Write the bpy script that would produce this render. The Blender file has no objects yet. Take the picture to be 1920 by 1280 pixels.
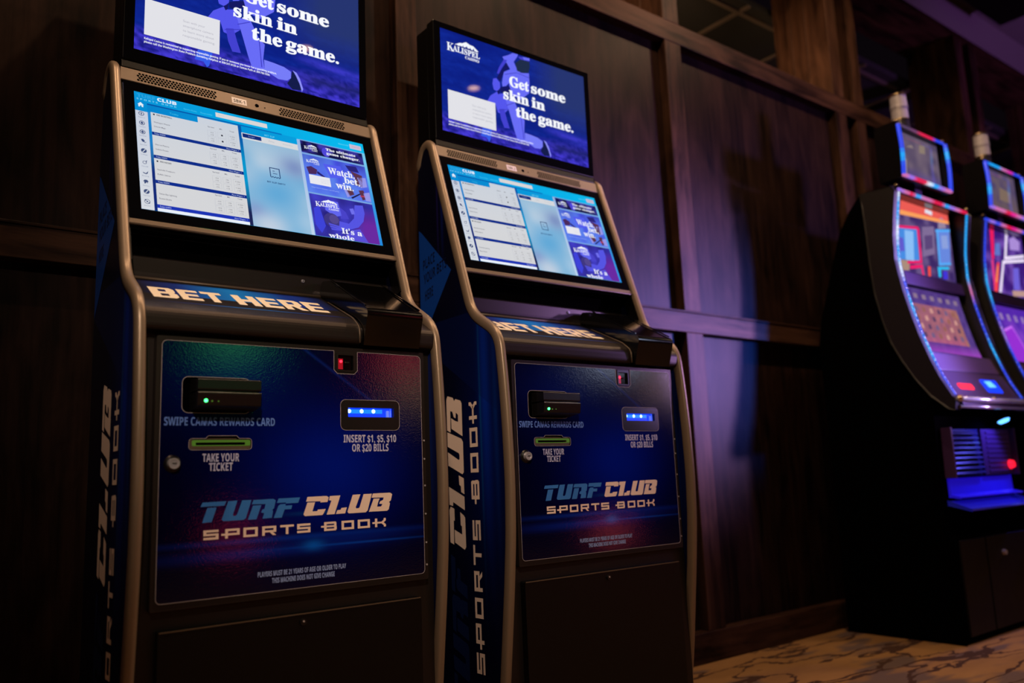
import bpy, math, random
from mathutils import Vector, Matrix
from mathutils.geometry import tessellate_polygon
random.seed(7)
sc = bpy.context.scene
COL = sc.collection
Z0 = 0.51            # floor lies 0.51 m under the door line the measurements start from

# ---------------------------------------------------------------- camera, world, lights
cam = bpy.data.cameras.new('camera'); cam_o = bpy.data.objects.new('camera', cam); COL.objects.link(cam_o)
cam.sensor_width = 36; cam.lens = 1564.32 * 36 / 1920
cam_o.location = (-0.4479, -1.7065, 0.2078 + Z0)
cam_o.rotation_euler = [math.radians(a) for a in (99.3196, 2.3451, -37.5632)]
cam.clip_start = 0.05
cam.dof.use_dof = True; cam.dof.focus_distance = 2.05; cam.dof.aperture_fstop = 1.8
sc.camera = cam_o
w = bpy.data.worlds.new('world'); sc.world = w; w.use_nodes = True
w.node_tree.nodes['Background'].inputs[0].default_value = (0.02, 0.012, 0.02, 1)
w.node_tree.nodes['Background'].inputs[1].default_value = 0.12
sc.view_settings.view_transform = 'Standard'; sc.view_settings.look = 'None'
sc.view_settings.exposure = 0.0; sc.view_settings.gamma = 1.0; sc.view_settings.use_curve_mapping = False

def light(name, kind, loc, target, energy, color, **kw):
    l = bpy.data.lights.new(name, kind); o = bpy.data.objects.new(name, l); COL.objects.link(o)
    o.location = (loc[0], loc[1], loc[2] + Z0); l.energy = energy; l.color = color
    d = Vector(target) - Vector(loc); o.rotation_euler = d.to_track_quat('-Z', 'Y').to_euler()
    for k, v in kw.items(): setattr(l, k, v)
    return o
WARM = (1.0, 0.66, 0.40)
R = math.radians
LAMPS = [(0.46, -2.62), (1.69, -2.52), (2.92, -2.40), (4.15, -2.28)]
CZ = 3.08
for x, y in LAMPS:
    light('downlight', 'SPOT', (x, y, CZ - 0.035), (x, y, 0), 60, WARM, spot_size=R(92), spot_blend=0.6, shadow_soft_size=0.035)
for x, e in ((-0.35, 62), (0.80, 74), (2.10, 62), (3.30, 62), (4.55, 62)):
    light('wall_washer', 'SPOT', (x, -0.50, CZ - 0.035), (x, -0.30, 0), e, WARM, spot_size=R(160), spot_blend=0.4, shadow_soft_size=0.035)
light('key_spot', 'SPOT', (-1.0, -2.9, 2.3), (0.55, 0.05, 0.68), 300, (1, 0.79, 0.60), spot_size=R(31), spot_blend=1.0, shadow_soft_size=0.08)
light('purple_spot', 'SPOT', (4.75, -2.3, 0.95), (2.12, 0.5, 0.84), 2150, (0.55, 0.33, 0.84), spot_size=R(29), spot_blend=1.0, shadow_soft_size=0.10)
light('blue_spot', 'SPOT', (4.30, -2.3, 0.92), (2.40, 0.5, 0.80), 1500, (0.03, 0.14, 1.0), spot_size=R(24), spot_blend=1.0, shadow_soft_size=0.10)
light('purple_wash', 'SPOT', (5.0, -2.7, 1.75), (2.5, 0.5, 1.25), 300, (0.46, 0.24, 1.0), spot_size=R(46), spot_blend=1.0, shadow_soft_size=0.15)
light('cove_purple', 'SPOT', (5.6, -1.4, 1.6), (5.6, 0.4, 3.1), 80, (0.62, 0.22, 1.0), spot_size=R(80), spot_blend=0.8, shadow_soft_size=0.1)
light('opening_lamp', 'POINT', (2.45, 1.15, 2.05), (3.4, 0.6, 2.3), 14, (1.0, 0.60, 0.28), shadow_soft_size=0.05)
for x in (1.25, 2.62): light('opening_spot', 'SPOT', (x, 0.62, 2.20), (x + 0.85, 0.66, 2.32), 18, (1.0, 0.62, 0.32), spot_size=R(70), spot_blend=0.8, shadow_soft_size=0.03)
# coloured point lights added for the gleams in the glossy kiosk doors, sources unseen
for nm, loc, e, c, r in (('green_gleam', (1.75, -4.6, 1.42), 6, (0.10, 1.0, 0.25), 0.24), ('red_gleam', (3.50, -5.0, 1.42), 8, (1.0, 0.08, 0.12), 0.26), ('amber_gleam', (4.10, -5.8, 1.16), 4, (1.0, 0.62, 0.35), 0.22),
                         ('pale_gleam', (4.30, -3.1, 1.22), 11, (0.62, 0.72, 1.0), 0.20), ('brown_gleam', (6.3, -4.3, 1.20), 5, (1.0, 0.62, 0.42), 0.26), ('red_spark', (1.2, -3.0, -0.03), 0.8, (1.0, 0.05, 0.1), 0.07), ('low_red_gleam', (3.0, -1.9, -0.12), 0.8, (1.0, 0.10, 0.08), 0.07)):
    light(nm, 'POINT', loc, (0, 0, 0), e, c, shadow_soft_size=r)

# ---------------------------------------------------------------- helpers
def L(r, g=None, b=None):
    if g is None: g = b = r
    f = lambda c: (c / 255 / 12.92) if c / 255 <= 0.04045 else ((c / 255 + 0.055) / 1.055) ** 2.4
    return (f(r), f(g), f(b), 1.0)

class MB:
    def __init__(s): s.v = []; s.f = []; s.m = []; s.c = []
    def add(s, pts, faces, mat=0, col=None):
        b = len(s.v); s.v += [tuple(p) for p in pts]
        for i, f in enumerate(faces):
            s.f.append([b + k for k in f]); s.m.append(mat)
            s.c.append([col] * len(f) if not isinstance(col, list) else [col[k] for k in f])
    def quad(s, a, b, c, d, mat=0, col=None): s.add([a, b, c, d], [[0, 1, 2, 3]], mat, col)
    def box(s, x0, x1, y0, y1, z0, z1, mat=0):
        p = [(x, y, z) for x in (x0, x1) for y in (y0, y1) for z in (z0, z1)]
        s.add(p, [[0, 1, 3, 2], [4, 6, 7, 5], [0, 4, 5, 1], [2, 3, 7, 6], [0, 2, 6, 4], [1, 5, 7, 3]], mat)
    def prism_x(s, poly, x0, x1, mat=0):      # poly in (y,z), pushed along x
        n = len(poly)
        p = [(x0, y, z) for y, z in poly] + [(x1, y, z) for y, z in poly]
        fs = [[i, (i + 1) % n, n + (i + 1) % n, n + i] for i in range(n)]
        tri = tessellate_polygon([[Vector((y, z, 0)) for y, z in poly]])
        fs += [list(t) for t in tri] + [[n + k for k in reversed(t)] for t in tri]
        s.add(p, fs, mat)
    def plate(s, loops, y0, y1, mat=0, tf=None):       # loops in (a,b); outer first, holes after; thickness y0..y1
        tf = tf or (lambda a, b, h: (a, h, b))
        flat = [q for lp in loops for q in lp]; n = len(flat)
        tri = tessellate_polygon([[Vector((a, b, 0)) for a, b in lp] for lp in loops])
        p = [tf(a, b, y0) for a, b in flat] + [tf(a, b, y1) for a, b in flat]
        fs = [list(t) for t in tri] + [[n + k for k in reversed(t)] for t in tri]
        k = 0
        for lp in loops:
            m = len(lp)
            for i in range(m): fs.append([k + i, k + (i + 1) % m, n + k + (i + 1) % m, n + k + i])
            k += m
        s.add(p, fs, mat)
    def flat(s, loops, tf, h=0.0, mat=0, col=None):    # flat print or screen patch
        pts = [q for lp in loops for q in lp]
        tri = tessellate_polygon([[Vector((a, b, 0)) for a, b in lp] for lp in loops])
        s.add([tf(a, b, h) for a, b in pts], [list(t) for t in tri], mat, col)
    def rect(s, tf, u0, v0, u1, v1, h=0.0, col=None, mat=0):
        s.add([tf(u0, v0, h), tf(u1, v0, h), tf(u1, v1, h), tf(u0, v1, h)], [[0, 1, 2, 3]], mat, col)
    def frame(s, tf, u0, v0, u1, v1, t, h=0.0, col=None, tv=None):
        tv = tv or t
        s.rect(tf, u0, v0, u1, v0 + tv, h, col); s.rect(tf, u0, v1 - tv, u1, v1, h, col)
        s.rect(tf, u0, v0, u0 + t, v1, h, col); s.rect(tf, u1 - t, v0, u1, v1, h, col)
    def grid(s, tf, u0, v0, u1, v1, nu, nv, fn, h=0.0, mat=0):
        p = []; cs = []
        for j in range(nv + 1):
            for i in range(nu + 1):
                u = u0 + (u1 - u0) * i / nu; v = v0 + (v1 - v0) * j / nv
                p.append(tf(u, v, h)); cs.append(fn(u, v))
        fs = [[j * (nu + 1) + i, j * (nu + 1) + i + 1, (j + 1) * (nu + 1) + i + 1, (j + 1) * (nu + 1) + i] for j in range(nv) for i in range(nu)]
        s.add(p, fs, mat, cs)
    def disc(s, c, ax, r, h, n=20, mat=0, r2=None):    # closed cylinder along a unit axis
        ax = Vector(ax).normalized(); u = ax.orthogonal().normalized(); v = ax.cross(u); c = Vector(c); r2 = r if r2 is None else r2
        p = [c + (u * math.cos(2 * math.pi * i / n) + v * math.sin(2 * math.pi * i / n)) * r for i in range(n)]
        p += [c + ax * h + (u * math.cos(2 * math.pi * i / n) + v * math.sin(2 * math.pi * i / n)) * r2 for i in range(n)]
        s.add(p, [[i, (i + 1) % n, n + (i + 1) % n, n + i] for i in range(n)] + [list(range(n))[::-1], [n + i for i in range(n)]], mat)
    def ring(s, c, ax, r0, r1, h, n=28, mat=0):
        ax = Vector(ax).normalized(); u = ax.orthogonal().normalized(); v = ax.cross(u); c = Vector(c); p = []
        for r, k in ((r0, 0), (r1, 0), (r1, h), (r0, h)):
            p += [c + ax * k + (u * math.cos(2 * math.pi * i / n) + v * math.sin(2 * math.pi * i / n)) * r for i in range(n)]
        fs = []
        for q in range(4):
            for i in range(n): fs.append([q * n + i, q * n + (i + 1) % n, ((q + 1) % 4) * n + (i + 1) % n, ((q + 1) % 4) * n + i])
        s.add(p, fs, mat)
    def sweep(s, path, x, a, b, n=14, mat=0, col=None):  # path of (y,z[,scale]) in plane x; elliptical section
        m = len(path); p = []
        for i, q in enumerate(path):
            A = path[max(i - 1, 0)]; B = path[min(i + 1, m - 1)]
            t = Vector((B[0] - A[0], B[1] - A[1])).normalized(); k = q[2] if len(q) > 2 else 1.0
            nr = (-t[1], t[0])
            for j in range(n):
                c, d = math.cos(2 * math.pi * j / n), math.sin(2 * math.pi * j / n)
                c = math.copysign(abs(c) ** 0.75, c); d = math.copysign(abs(d) ** 0.75, d)
                p.append((x + a * k * c, q[0] + nr[0] * b * k * d, q[1] + nr[1] * b * k * d))
        fs = [[i * n + j, i * n + (j + 1) % n, (i + 1) * n + (j + 1) % n, (i + 1) * n + j] for i in range(m - 1) for j in range(n)]
        fs += [list(range(n))[::-1], [(m - 1) * n + j for j in range(n)]]
        s.add(p, fs, mat, col)
    def tube(s, pts, r, n=8, mat=0):
        p = []; m = len(pts); P = [Vector(q) for q in pts]; u = None
        for i in range(m):
            t = (P[min(i + 1, m - 1)] - P[max(i - 1, 0)]).normalized()
            u = (t.orthogonal() if u is None else (u - t * u.dot(t))).normalized(); v = t.cross(u)
            p += [P[i] + (u * math.cos(2 * math.pi * j / n) + v * math.sin(2 * math.pi * j / n)) * r for j in range(n)]
        fs = [[i * n + j, i * n + (j + 1) % n, (i + 1) * n + (j + 1) % n, (i + 1) * n + j] for i in range(m - 1) for j in range(n)]
        fs += [list(range(n))[::-1], [(m - 1) * n + j for j in range(n)]]
        s.add(p, fs, mat)
    def build(s, name, mats, parent=None, off=(0, 0, -Z0), smooth=False, bevel=0.0, label=None):
        me = bpy.data.meshes.new(name)
        me.from_pydata([(a - off[0], b - off[1], c - off[2]) for a, b, c in s.v], [], s.f)
        for m in (mats if isinstance(mats, (list, tuple)) else [mats]): me.materials.append(m)
        me.polygons.foreach_set('material_index', s.m)
        if any(c[0] is not None for c in s.c):
            at = me.color_attributes.new('Col', 'FLOAT_COLOR', 'CORNER'); buf = []
            for c in s.c:
                for k in c: buf += list(k or (1, 1, 1, 1))
            at.data.foreach_set('color', buf)
        if smooth: me.polygons.foreach_set('use_smooth', [True] * len(s.f))
        me.update()
        o = bpy.data.objects.new(name, me); COL.objects.link(o)
        if parent: o.parent = parent
        if label: o['label'] = label
        if bevel:
            b = o.modifiers.new('bevel', 'BEVEL'); b.width = bevel; b.segments = 2; b.limit_method = 'ANGLE'; b.angle_limit = R(40)
        return o

def thing(name, label, cat, loc, rotz=0, group=None):
    o = bpy.data.objects.new(name, None); COL.objects.link(o); o.location = loc; o.rotation_euler = (0, 0, rotz)
    o.empty_display_size = 0.1; o['label'] = label; o['category'] = cat
    if group: o['group'] = group
    return o
def struct(name, mb, mat, **kw):
    o = mb.build(name, mat, **kw); o['kind'] = 'structure'; return o
def fillet(pts, r, n=6):
    out = [pts[0]]
    for i in range(1, len(pts) - 1):
        a, b, c = Vector(pts[i - 1]), Vector(pts[i]), Vector(pts[i + 1])
        d = min(r, (a - b).length * 0.45, (c - b).length * 0.45)
        p0 = b + (a - b).normalized() * d; p1 = b + (c - b).normalized() * d
        for k in range(n + 1):
            t = k / n; q = p0 * (1 - t) ** 2 + b * 2 * t * (1 - t) + p1 * t * t; out.append(tuple(q))
    out.append(pts[-1]); return out
def rrect(x0, z0, x1, z1, r, n=4):
    out = []
    for cx, cz, a0 in ((x1 - r, z1 - r, 0), (x0 + r, z1 - r, 90), (x0 + r, z0 + r, 180), (x1 - r, z0 + r, 270)):
        for k in range(n + 1):
            a = R(a0 + 90 * k / n); out.append((cx + r * math.cos(a), cz + r * math.sin(a)))
    return out
def inset(poly, d):
    n = len(poly); A = sum(poly[i][0] * poly[(i + 1) % n][1] - poly[(i + 1) % n][0] * poly[i][1] for i in range(n)); sg = 1 if A > 0 else -1
    out = []
    for i in range(n):
        a, b, c = Vector(poly[i - 1]), Vector(poly[i]), Vector(poly[(i + 1) % n])
        e1 = (b - a).normalized(); e2 = (c - b).normalized()
        n1 = Vector((-e1[1], e1[0])) * sg; n2 = Vector((-e2[1], e2[0])) * sg
        m = n1 + n2; m = m / max(m.dot(n1), 0.3) if m.length > 1e-6 else n1
        out.append(tuple(b + m * d))
    return out

# lettering: the program's own default face, with its serif and bold alphabets
def alpha(s, style):
    o = ''
    for ch in s:
        up, lo = {'serif': (0x1D400, 0x1D41A), 'bold': (0x1D5D4, 0x1D5EE)}.get(style, (0, 0))
        if up and 'A' <= ch <= 'Z': o += chr(up + ord(ch) - 65)
        elif up and 'a' <= ch <= 'z': o += chr(lo + ord(ch) - 97)
        elif style == 'bold' and '0' <= ch <= '9': o += chr(0x1D7EC + ord(ch) - 48)
        elif style == 'serif' and '0' <= ch <= '9': o += chr(0x1D7CE + ord(ch) - 48)
        else: o += ch
    return o
_tc = {}
def glyphs(s, style, off=0.0, space=1.0, res=3):
    key = (s, style, off, space, res)
    if key in _tc: return _tc[key]
    c = bpy.data.curves.new('lettering', 'FONT'); c.body = alpha(s, style); c.offset = off; c.space_character = space; c.resolution_u = res; c.size = 1
    o = bpy.data.objects.new('lettering', c); m = o.to_mesh()
    vs = [(q.co.x, q.co.y) for q in m.vertices]; fs = [list(q.vertices) for q in m.polygons]
    o.to_mesh_clear(); bpy.data.objects.remove(o); bpy.data.curves.remove(c)
    _tc[key] = (vs, fs); return _tc[key]
def text(mb, tf, s, u0, u1, vb, cap, h=0.0, col=None, style='bold', flip=-1, off=0.0, space=1.0, mat=0, res=3):
    """s stretched from u0 to u1 on base line vb, capitals cap high; flip=-1 where v runs down"""
    vs, fs = glyphs(s, style, off, space, res)
    H = glyphs('H', style, off)[0]; ch = max(q[1] for q in H)
    x0 = min(q[0] for q in vs); x1 = max(q[0] for q in vs)
    mb.add([tf(u0 + (x - x0) / (x1 - x0) * (u1 - u0), vb + flip * y / ch * cap, h) for x, y in vs], fs, mat, col)

def hsh(i, j, k=0):
    n = (i * 374761393 + j * 668265263 + k * 1274126177) & 0xffffffff
    n = ((n ^ (n >> 13)) * 1103515245) & 0xffffffff
    return ((n ^ (n >> 16)) & 0xffff) / 65535
def vn(x, y, k=0):
    i, j = math.floor(x), math.floor(y); fx, fy = x - i, y - j; fx = fx * fx * (3 - 2 * fx); fy = fy * fy * (3 - 2 * fy)
    a = hsh(i, j, k) * (1 - fx) + hsh(i + 1, j, k) * fx; b = hsh(i, j + 1, k) * (1 - fx) + hsh(i + 1, j + 1, k) * fx
    return a * (1 - fy) + b * fy
def mix(a, b, t): t = min(1, max(0, t)); return tuple(a[i] * (1 - t) + b[i] * t for i in range(3)) + (1.0,)

# ---------------------------------------------------------------- materials
def mat(name, base=(0.5, 0.5, 0.5, 1), rough=0.5, metal=0.0, spec=0.5, emit=None, es=1.0, coat=0.0, bump=0.0, bscale=200, rvar=0.0):
    m = bpy.data.materials.new(name); m.use_nodes = True; nt = m.node_tree; p = nt.nodes['Principled BSDF']
    p.inputs['Base Color'].default_value = base; p.inputs['Roughness'].default_value = rough
    p.inputs['Metallic'].default_value = metal; p.inputs['Specular IOR Level'].default_value = spec; p.inputs['Coat Weight'].default_value = coat
    if emit: p.inputs['Emission Color'].default_value = emit; p.inputs['Emission Strength'].default_value = es
    if bump or rvar:
        tc = nt.nodes.new('ShaderNodeTexCoord'); nz = nt.nodes.new('ShaderNodeTexNoise')
        nz.inputs['Scale'].default_value = bscale; nz.inputs['Detail'].default_value = 3; nt.links.new(tc.outputs['Object'], nz.inputs['Vector'])
        if bump:
            bp = nt.nodes.new('ShaderNodeBump'); bp.inputs['Strength'].default_value = bump; bp.inputs['Distance'].default_value = 0.002
            nt.links.new(nz.outputs['Fac'], bp.inputs['Height']); nt.links.new(bp.outputs['Normal'], p.inputs['Normal'])
        if rvar:
            mr = nt.nodes.new('ShaderNodeMapRange'); mr.inputs['To Min'].default_value = rough - rvar; mr.inputs['To Max'].default_value = rough + rvar
            nt.links.new(nz.outputs['Fac'], mr.inputs['Value']); nt.links.new(mr.outputs['Result'], p.inputs['Roughness'])
    return m
def attr_mat(name, emission, rough=0.4, strength=1.0, spec=0.5):
    m = bpy.data.materials.new(name); m.use_nodes = True; nt = m.node_tree; p = nt.nodes['Principled BSDF']
    a = nt.nodes.new('ShaderNodeAttribute'); a.attribute_name = 'Col'; p.inputs['Roughness'].default_value = rough; p.inputs['Specular IOR Level'].default_value = spec
    if emission:
        p.inputs['Base Color'].default_value = (0.002, 0.002, 0.003, 1)
        nt.links.new(a.outputs['Color'], p.inputs['Emission Color']); p.inputs['Emission Strength'].default_value = strength
    else: nt.links.new(a.outputs['Color'], p.inputs['Base Color'])
    return m

class NX:      # tiny node-expression builder
    def __init__(s, nt): s.nt = nt
    def m(s, op, a, b=None, c=None):
        n = s.nt.nodes.new('ShaderNodeMath'); n.operation = op
        for i, q in enumerate((a, b, c)):
            if q is None: continue
            if isinstance(q, (int, float)): n.inputs[i].default_value = q
            else: s.nt.links.new(q, n.inputs[i])
        return n.outputs[0]
    def lin(s, a, x, b, y, c): return s.m('ADD', s.m('MULTIPLY_ADD', x, a, c), s.m('MULTIPLY', y, b))
    def gauss(s, x): return s.m('EXPONENT', s.m('MULTIPLY', s.m('MULTIPLY', x, x), -1.0))
    def mixc(s, fac, a, b):
        n = s.nt.nodes.new('ShaderNodeMix'); n.data_type = 'RGBA'; s.nt.links.new(fac, n.inputs['Factor'])
        for k, q in ((6, a), (7, b)):
            if isinstance(q, tuple): n.inputs[k].default_value = q
            else: s.nt.links.new(q, n.inputs[k])
        return n.outputs[2]

def wood(name, along, dark, light, rough=0.5):
    m = bpy.data.materials.new(name); m.use_nodes = True; nt = m.node_tree; p = nt.nodes['Principled BSDF']; X = NX(nt)
    tc = nt.nodes.new('ShaderNodeTexCoord'); mp = nt.nodes.new('ShaderNodeMapping'); nt.links.new(tc.outputs['Object'], mp.inputs['Vector'])
    s = [38, 38, 38]; s[along] = 2.2; mp.inputs['Scale'].default_value = s
    nz = nt.nodes.new('ShaderNodeTexNoise'); nz.inputs['Scale'].default_value = 1.0; nz.inputs['Detail'].default_value = 6; nz.inputs['Roughness'].default_value = 0.62
    nt.links.new(mp.outputs['Vector'], nz.inputs['Vector'])
    mp2 = nt.nodes.new('ShaderNodeMapping'); nt.links.new(tc.outputs['Object'], mp2.inputs['Vector']); s2 = [9, 9, 9]; s2[along] = 2.6; mp2.inputs['Scale'].default_value = s2
    n2 = nt.nodes.new('ShaderNodeTexNoise'); n2.inputs['Scale'].default_value = 1.0; n2.inputs['Detail'].default_value = 7; n2.inputs['Roughness'].default_value = 0.6; n2.inputs['Distortion'].default_value = 0.8; nt.links.new(mp2.outputs['Vector'], n2.inputs['Vector'])
    fac = X.m('MULTIPLY_ADD', n2.outputs['Fac'], 2.1, X.m('MULTIPLY_ADD', nz.outputs['Fac'], 1.5, -1.38))
    nt.links.new(X.mixc(X.m('MINIMUM', X.m('MAXIMUM', fac, 0.0), 1.0), dark, light), p.inputs['Base Color'])
    p.inputs['Roughness'].default_value = rough; p.inputs['Specular IOR Level'].default_value = 0.06
    bp = nt.nodes.new('ShaderNodeBump'); bp.inputs['Strength'].default_value = 0.12; bp.inputs['Distance'].default_value = 0.002
    nt.links.new(nz.outputs['Fac'], bp.inputs['Height']); nt.links.new(bp.outputs['Normal'], p.inputs['Normal'])
    return m
WD, WL = (0.0105, 0.0046, 0.0028, 1), (0.072, 0.033, 0.020, 1)
M_wood_z = wood('stained wood upright grain', 2, WD, WL)
M_wood_x = wood('stained wood level grain', 0, WD, WL)
M_panel = wood('stained wood panel', 2, (0.0038, 0.0017, 0.0012, 1), (0.026, 0.0122, 0.0088, 1), 0.45)
M_bronze = mat('bronze painted trim', (0.27, 0.19, 0.13, 1), 0.36, 0.35, bump=0.05, bscale=900)
M_bar = mat('bronze painted metal', (0.13, 0.088, 0.058, 1), 0.45, 0.3, bump=0.08, bscale=900)
M_case = mat('dark bronze painted steel', (0.034, 0.025, 0.022, 1), 0.42, 0.7, bump=0.05, bscale=900)
M_black = mat('black satin steel', (0.0018, 0.0014, 0.0014, 1), 0.36, spec=0.3, bump=0.04, bscale=900)
M_void = mat('flat black', (0.0010, 0.0009, 0.0009, 1), 0.8, spec=0.0)
M_gloss = mat('glossy black plastic', (0.0016, 0.0014, 0.0014, 1), 0.10, rvar=0.02, bscale=60)
M_glass = mat('black glass', (0.002, 0.002, 0.003, 1), 0.03, rvar=0.01, bscale=20)
M_plastic = mat('black plastic', (0.005, 0.0045, 0.005, 1), 0.30, bump=0.03, bscale=800)
M_chrome = mat('chrome', (0.70, 0.66, 0.72, 1), 0.18, 0.55, rvar=0.04, bscale=120)
M_line = mat('laminate edge highlight', (0.42, 0.36, 0.38, 1), 0.4, rvar=0.05)  # pale colour paints in the light that the laminate edge catches
M_screen = attr_mat('lit screen picture', True, 0.02)
M_print = attr_mat('printed vinyl', False, 0.42)
M_white = mat('white sticker', (0.75, 0.68, 0.66, 1), 0.5, rvar=0.05)
M_ink = mat('black ink', (0.02, 0.015, 0.015, 1), 0.6, rvar=0.05)
def glow(name, c, s): return mat(name, (c[0] * 0.2, c[1] * 0.2, c[2] * 0.2, 1), 0.3, emit=c, es=s, rvar=0.05)
M_green = glow('green light', L(60, 255, 110), 6); M_greendim = glow('green slot light', (0.055, 0.125, 0.012, 1), 0.85)
M_red = glow('red light', L(255, 30, 50), 5); M_reddim = glow('red glow', L(150, 5, 25), 1.0)
M_blue = glow('blue slot light', L(10, 55, 255), 1.3); M_bluew = glow('white blue light', L(170, 215, 255), 2.6); M_cyan = glow('cyan slot light', L(20, 120, 255), 1.4)

# ---------------------------------------------------------------- the room
YW = 0.48; YP = 0.525                                  # face of rails and stiles; face of the recessed panels
def floor_mat():
    m = bpy.data.materials.new('patterned carpet'); m.use_nodes = True; nt = m.node_tree; p = nt.nodes['Principled BSDF']; X = NX(nt)
    tc = nt.nodes.new('ShaderNodeTexCoord')
    mp = nt.nodes.new('ShaderNodeMapping'); mp.inputs['Scale'].default_value = (1.3, 4.2, 1); mp.inputs['Rotation'].default_value = (0, 0, 0.35); nt.links.new(tc.outputs['Object'], mp.inputs['Vector'])
    n0 = nt.nodes.new('ShaderNodeTexNoise'); n0.inputs['Scale'].default_value = 1.6; n0.inputs['Detail'].default_value = 5; nt.links.new(mp.outputs['Vector'], n0.inputs['Vector'])
    v = nt.nodes.new('ShaderNodeTexVoronoi'); v.feature = 'DISTANCE_TO_EDGE'; v.inputs['Scale'].default_value = 1.25
    mx = nt.nodes.new('ShaderNodeVectorMath'); mx.operation = 'MULTIPLY_ADD'; mx.inputs[1].default_value = (1.7, 1.7, 0)
    nt.links.new(n0.outputs['Color'], mx.inputs[0]); nt.links.new(mp.outputs['Vector'], mx.inputs[2]); nt.links.new(mx.outputs[0], v.inputs['Vector'])
    n1 = nt.nodes.new('ShaderNodeTexNoise'); n1.inputs['Scale'].default_value = 1.1; n1.inputs['Detail'].default_value = 3; nt.links.new(mp.outputs['Vector'], n1.inputs['Vector'])
    crack = X.m('LESS_THAN', v.outputs['Distance'], X.m('MULTIPLY', n1.outputs['Fac'], 0.07))
    patch = X.m('MULTIPLY', X.m('SUBTRACT', n1.outputs['Fac'], 0.51), 18.0)
    patch = X.m('MINIMUM', X.m('MAXIMUM', patch, 0.0), 1.0)
    tan = X.mixc(n0.outputs['Fac'], (0.15, 0.076, 0.031, 1), (0.37, 0.195, 0.075, 1))
    c = X.mixc(patch, tan, (0.12, 0.078, 0.066, 1)); c = X.mixc(crack, c, (0.055, 0.027, 0.018, 1))
    nt.links.new(c, p.inputs['Base Color']); p.inputs['Roughness'].default_value = 0.95; p.inputs['Specular IOR Level'].default_value = 0.1
    nf = nt.nodes.new('ShaderNodeTexNoise'); nf.inputs['Scale'].default_value = 500; nt.links.new(tc.outputs['Object'], nf.inputs['Vector'])
    bp = nt.nodes.new('ShaderNodeBump'); bp.inputs['Strength'].default_value = 0.5; bp.inputs['Distance'].default_value = 0.004
    nt.links.new(nf.outputs['Fac'], bp.inputs['Height']); nt.links.new(bp.outputs['Normal'], p.inputs['Normal'])
    return m
b = MB(); b.box(-3.0, 9.0, -7.0, YP + 0.02, -Z0 - 0.05, -Z0); struct('floor', b, floor_mat())
M_ceil = mat('dark painted ceiling', (0.10, 0.085, 0.09, 1), 0.8, bump=0.1, bscale=90)
b = MB(); b.box(-3.0, 9.0, -7.0, YP, CZ, CZ + 0.05); struct('ceiling', b, M_ceil)
RT0, RT1 = 2.039, 2.135                                # top rail
CR0, CR1 = 0.762, 0.851                                # chair rail
BT = -0.397                                            # top of the baseboard
b = MB(); b.box(-3.0, 9.0, YP, YP + 0.04, -Z0, RT0 + 0.03); struct('wall_back', b, M_panel)
b = MB(); b.box(-3.0, 9.0, YW, YP + 0.30, RT0, RT1); struct('trim_1', b, M_wood_x, bevel=0.003)
b = MB(); b.box(-3.0, 9.0, YW, YP, CR0, CR1 - 0.008); b.box(-3.0, 9.0, YW - 0.004, YP, CR1 - 0.008, CR1); struct('trim_2', b, M_wood_x, bevel=0.002)
b = MB(); b.box(-3.0, 9.0, YW - 0.006, YP, -Z0, BT); struct('baseboard_back', b, M_wood_x, bevel=0.004)
STILES = [(-0.50, -0.40), (0.832, 0.912), (2.154, 2.256), (3.475, 3.576), (3.681, 3.768), (5.03, 5.13), (5.24, 5.33), (6.60, 6.70)]
k = 3
for x0, x1 in STILES:
    for z0, z1 in ((BT, CR0), (CR1, RT0)):
        b = MB(); b.box(x0, x1, YW + 0.001, YP, z0, z1); struct('trim_%d' % k, b, M_wood_z, bevel=0.003); k += 1
# deep wooden posts between the openings over the rail
for x0, x1, yb in ((0.78, 0.93, 0.78), (2.154, 2.256, 0.80), (3.475, 3.576, 0.80), (3.681, 3.768, 0.80), (5.03, 5.13, 0.80), (5.24, 5.33, 0.8), (6.6, 6.7, 0.8)):
    b = MB(); b.box(x0, x1, YW + 0.001, yb, RT1, CZ - 0.12)
    for q in (0.60, 0.69): b.box(x0 - 0.006, x1 + 0.006, q, q + 0.035, RT1, CZ - 0.12)
    struct('trim_%d' % k, b, M_wood_z, bevel=0.003); k += 1
b = MB(); b.box(-3.0, 9.0, YW - 0.03, YP + 0.30, CZ - 0.12, CZ); struct('trim_%d' % k, b, M_wood_x, bevel=0.004); k += 1
b = MB(); b.prism_x([(YW - 0.03, CZ - 0.13), (YW - 0.11, CZ), (YW - 0.03, CZ)], -3.0, 9.0); struct('trim_%d' % k, b, M_ceil); k += 1
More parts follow.
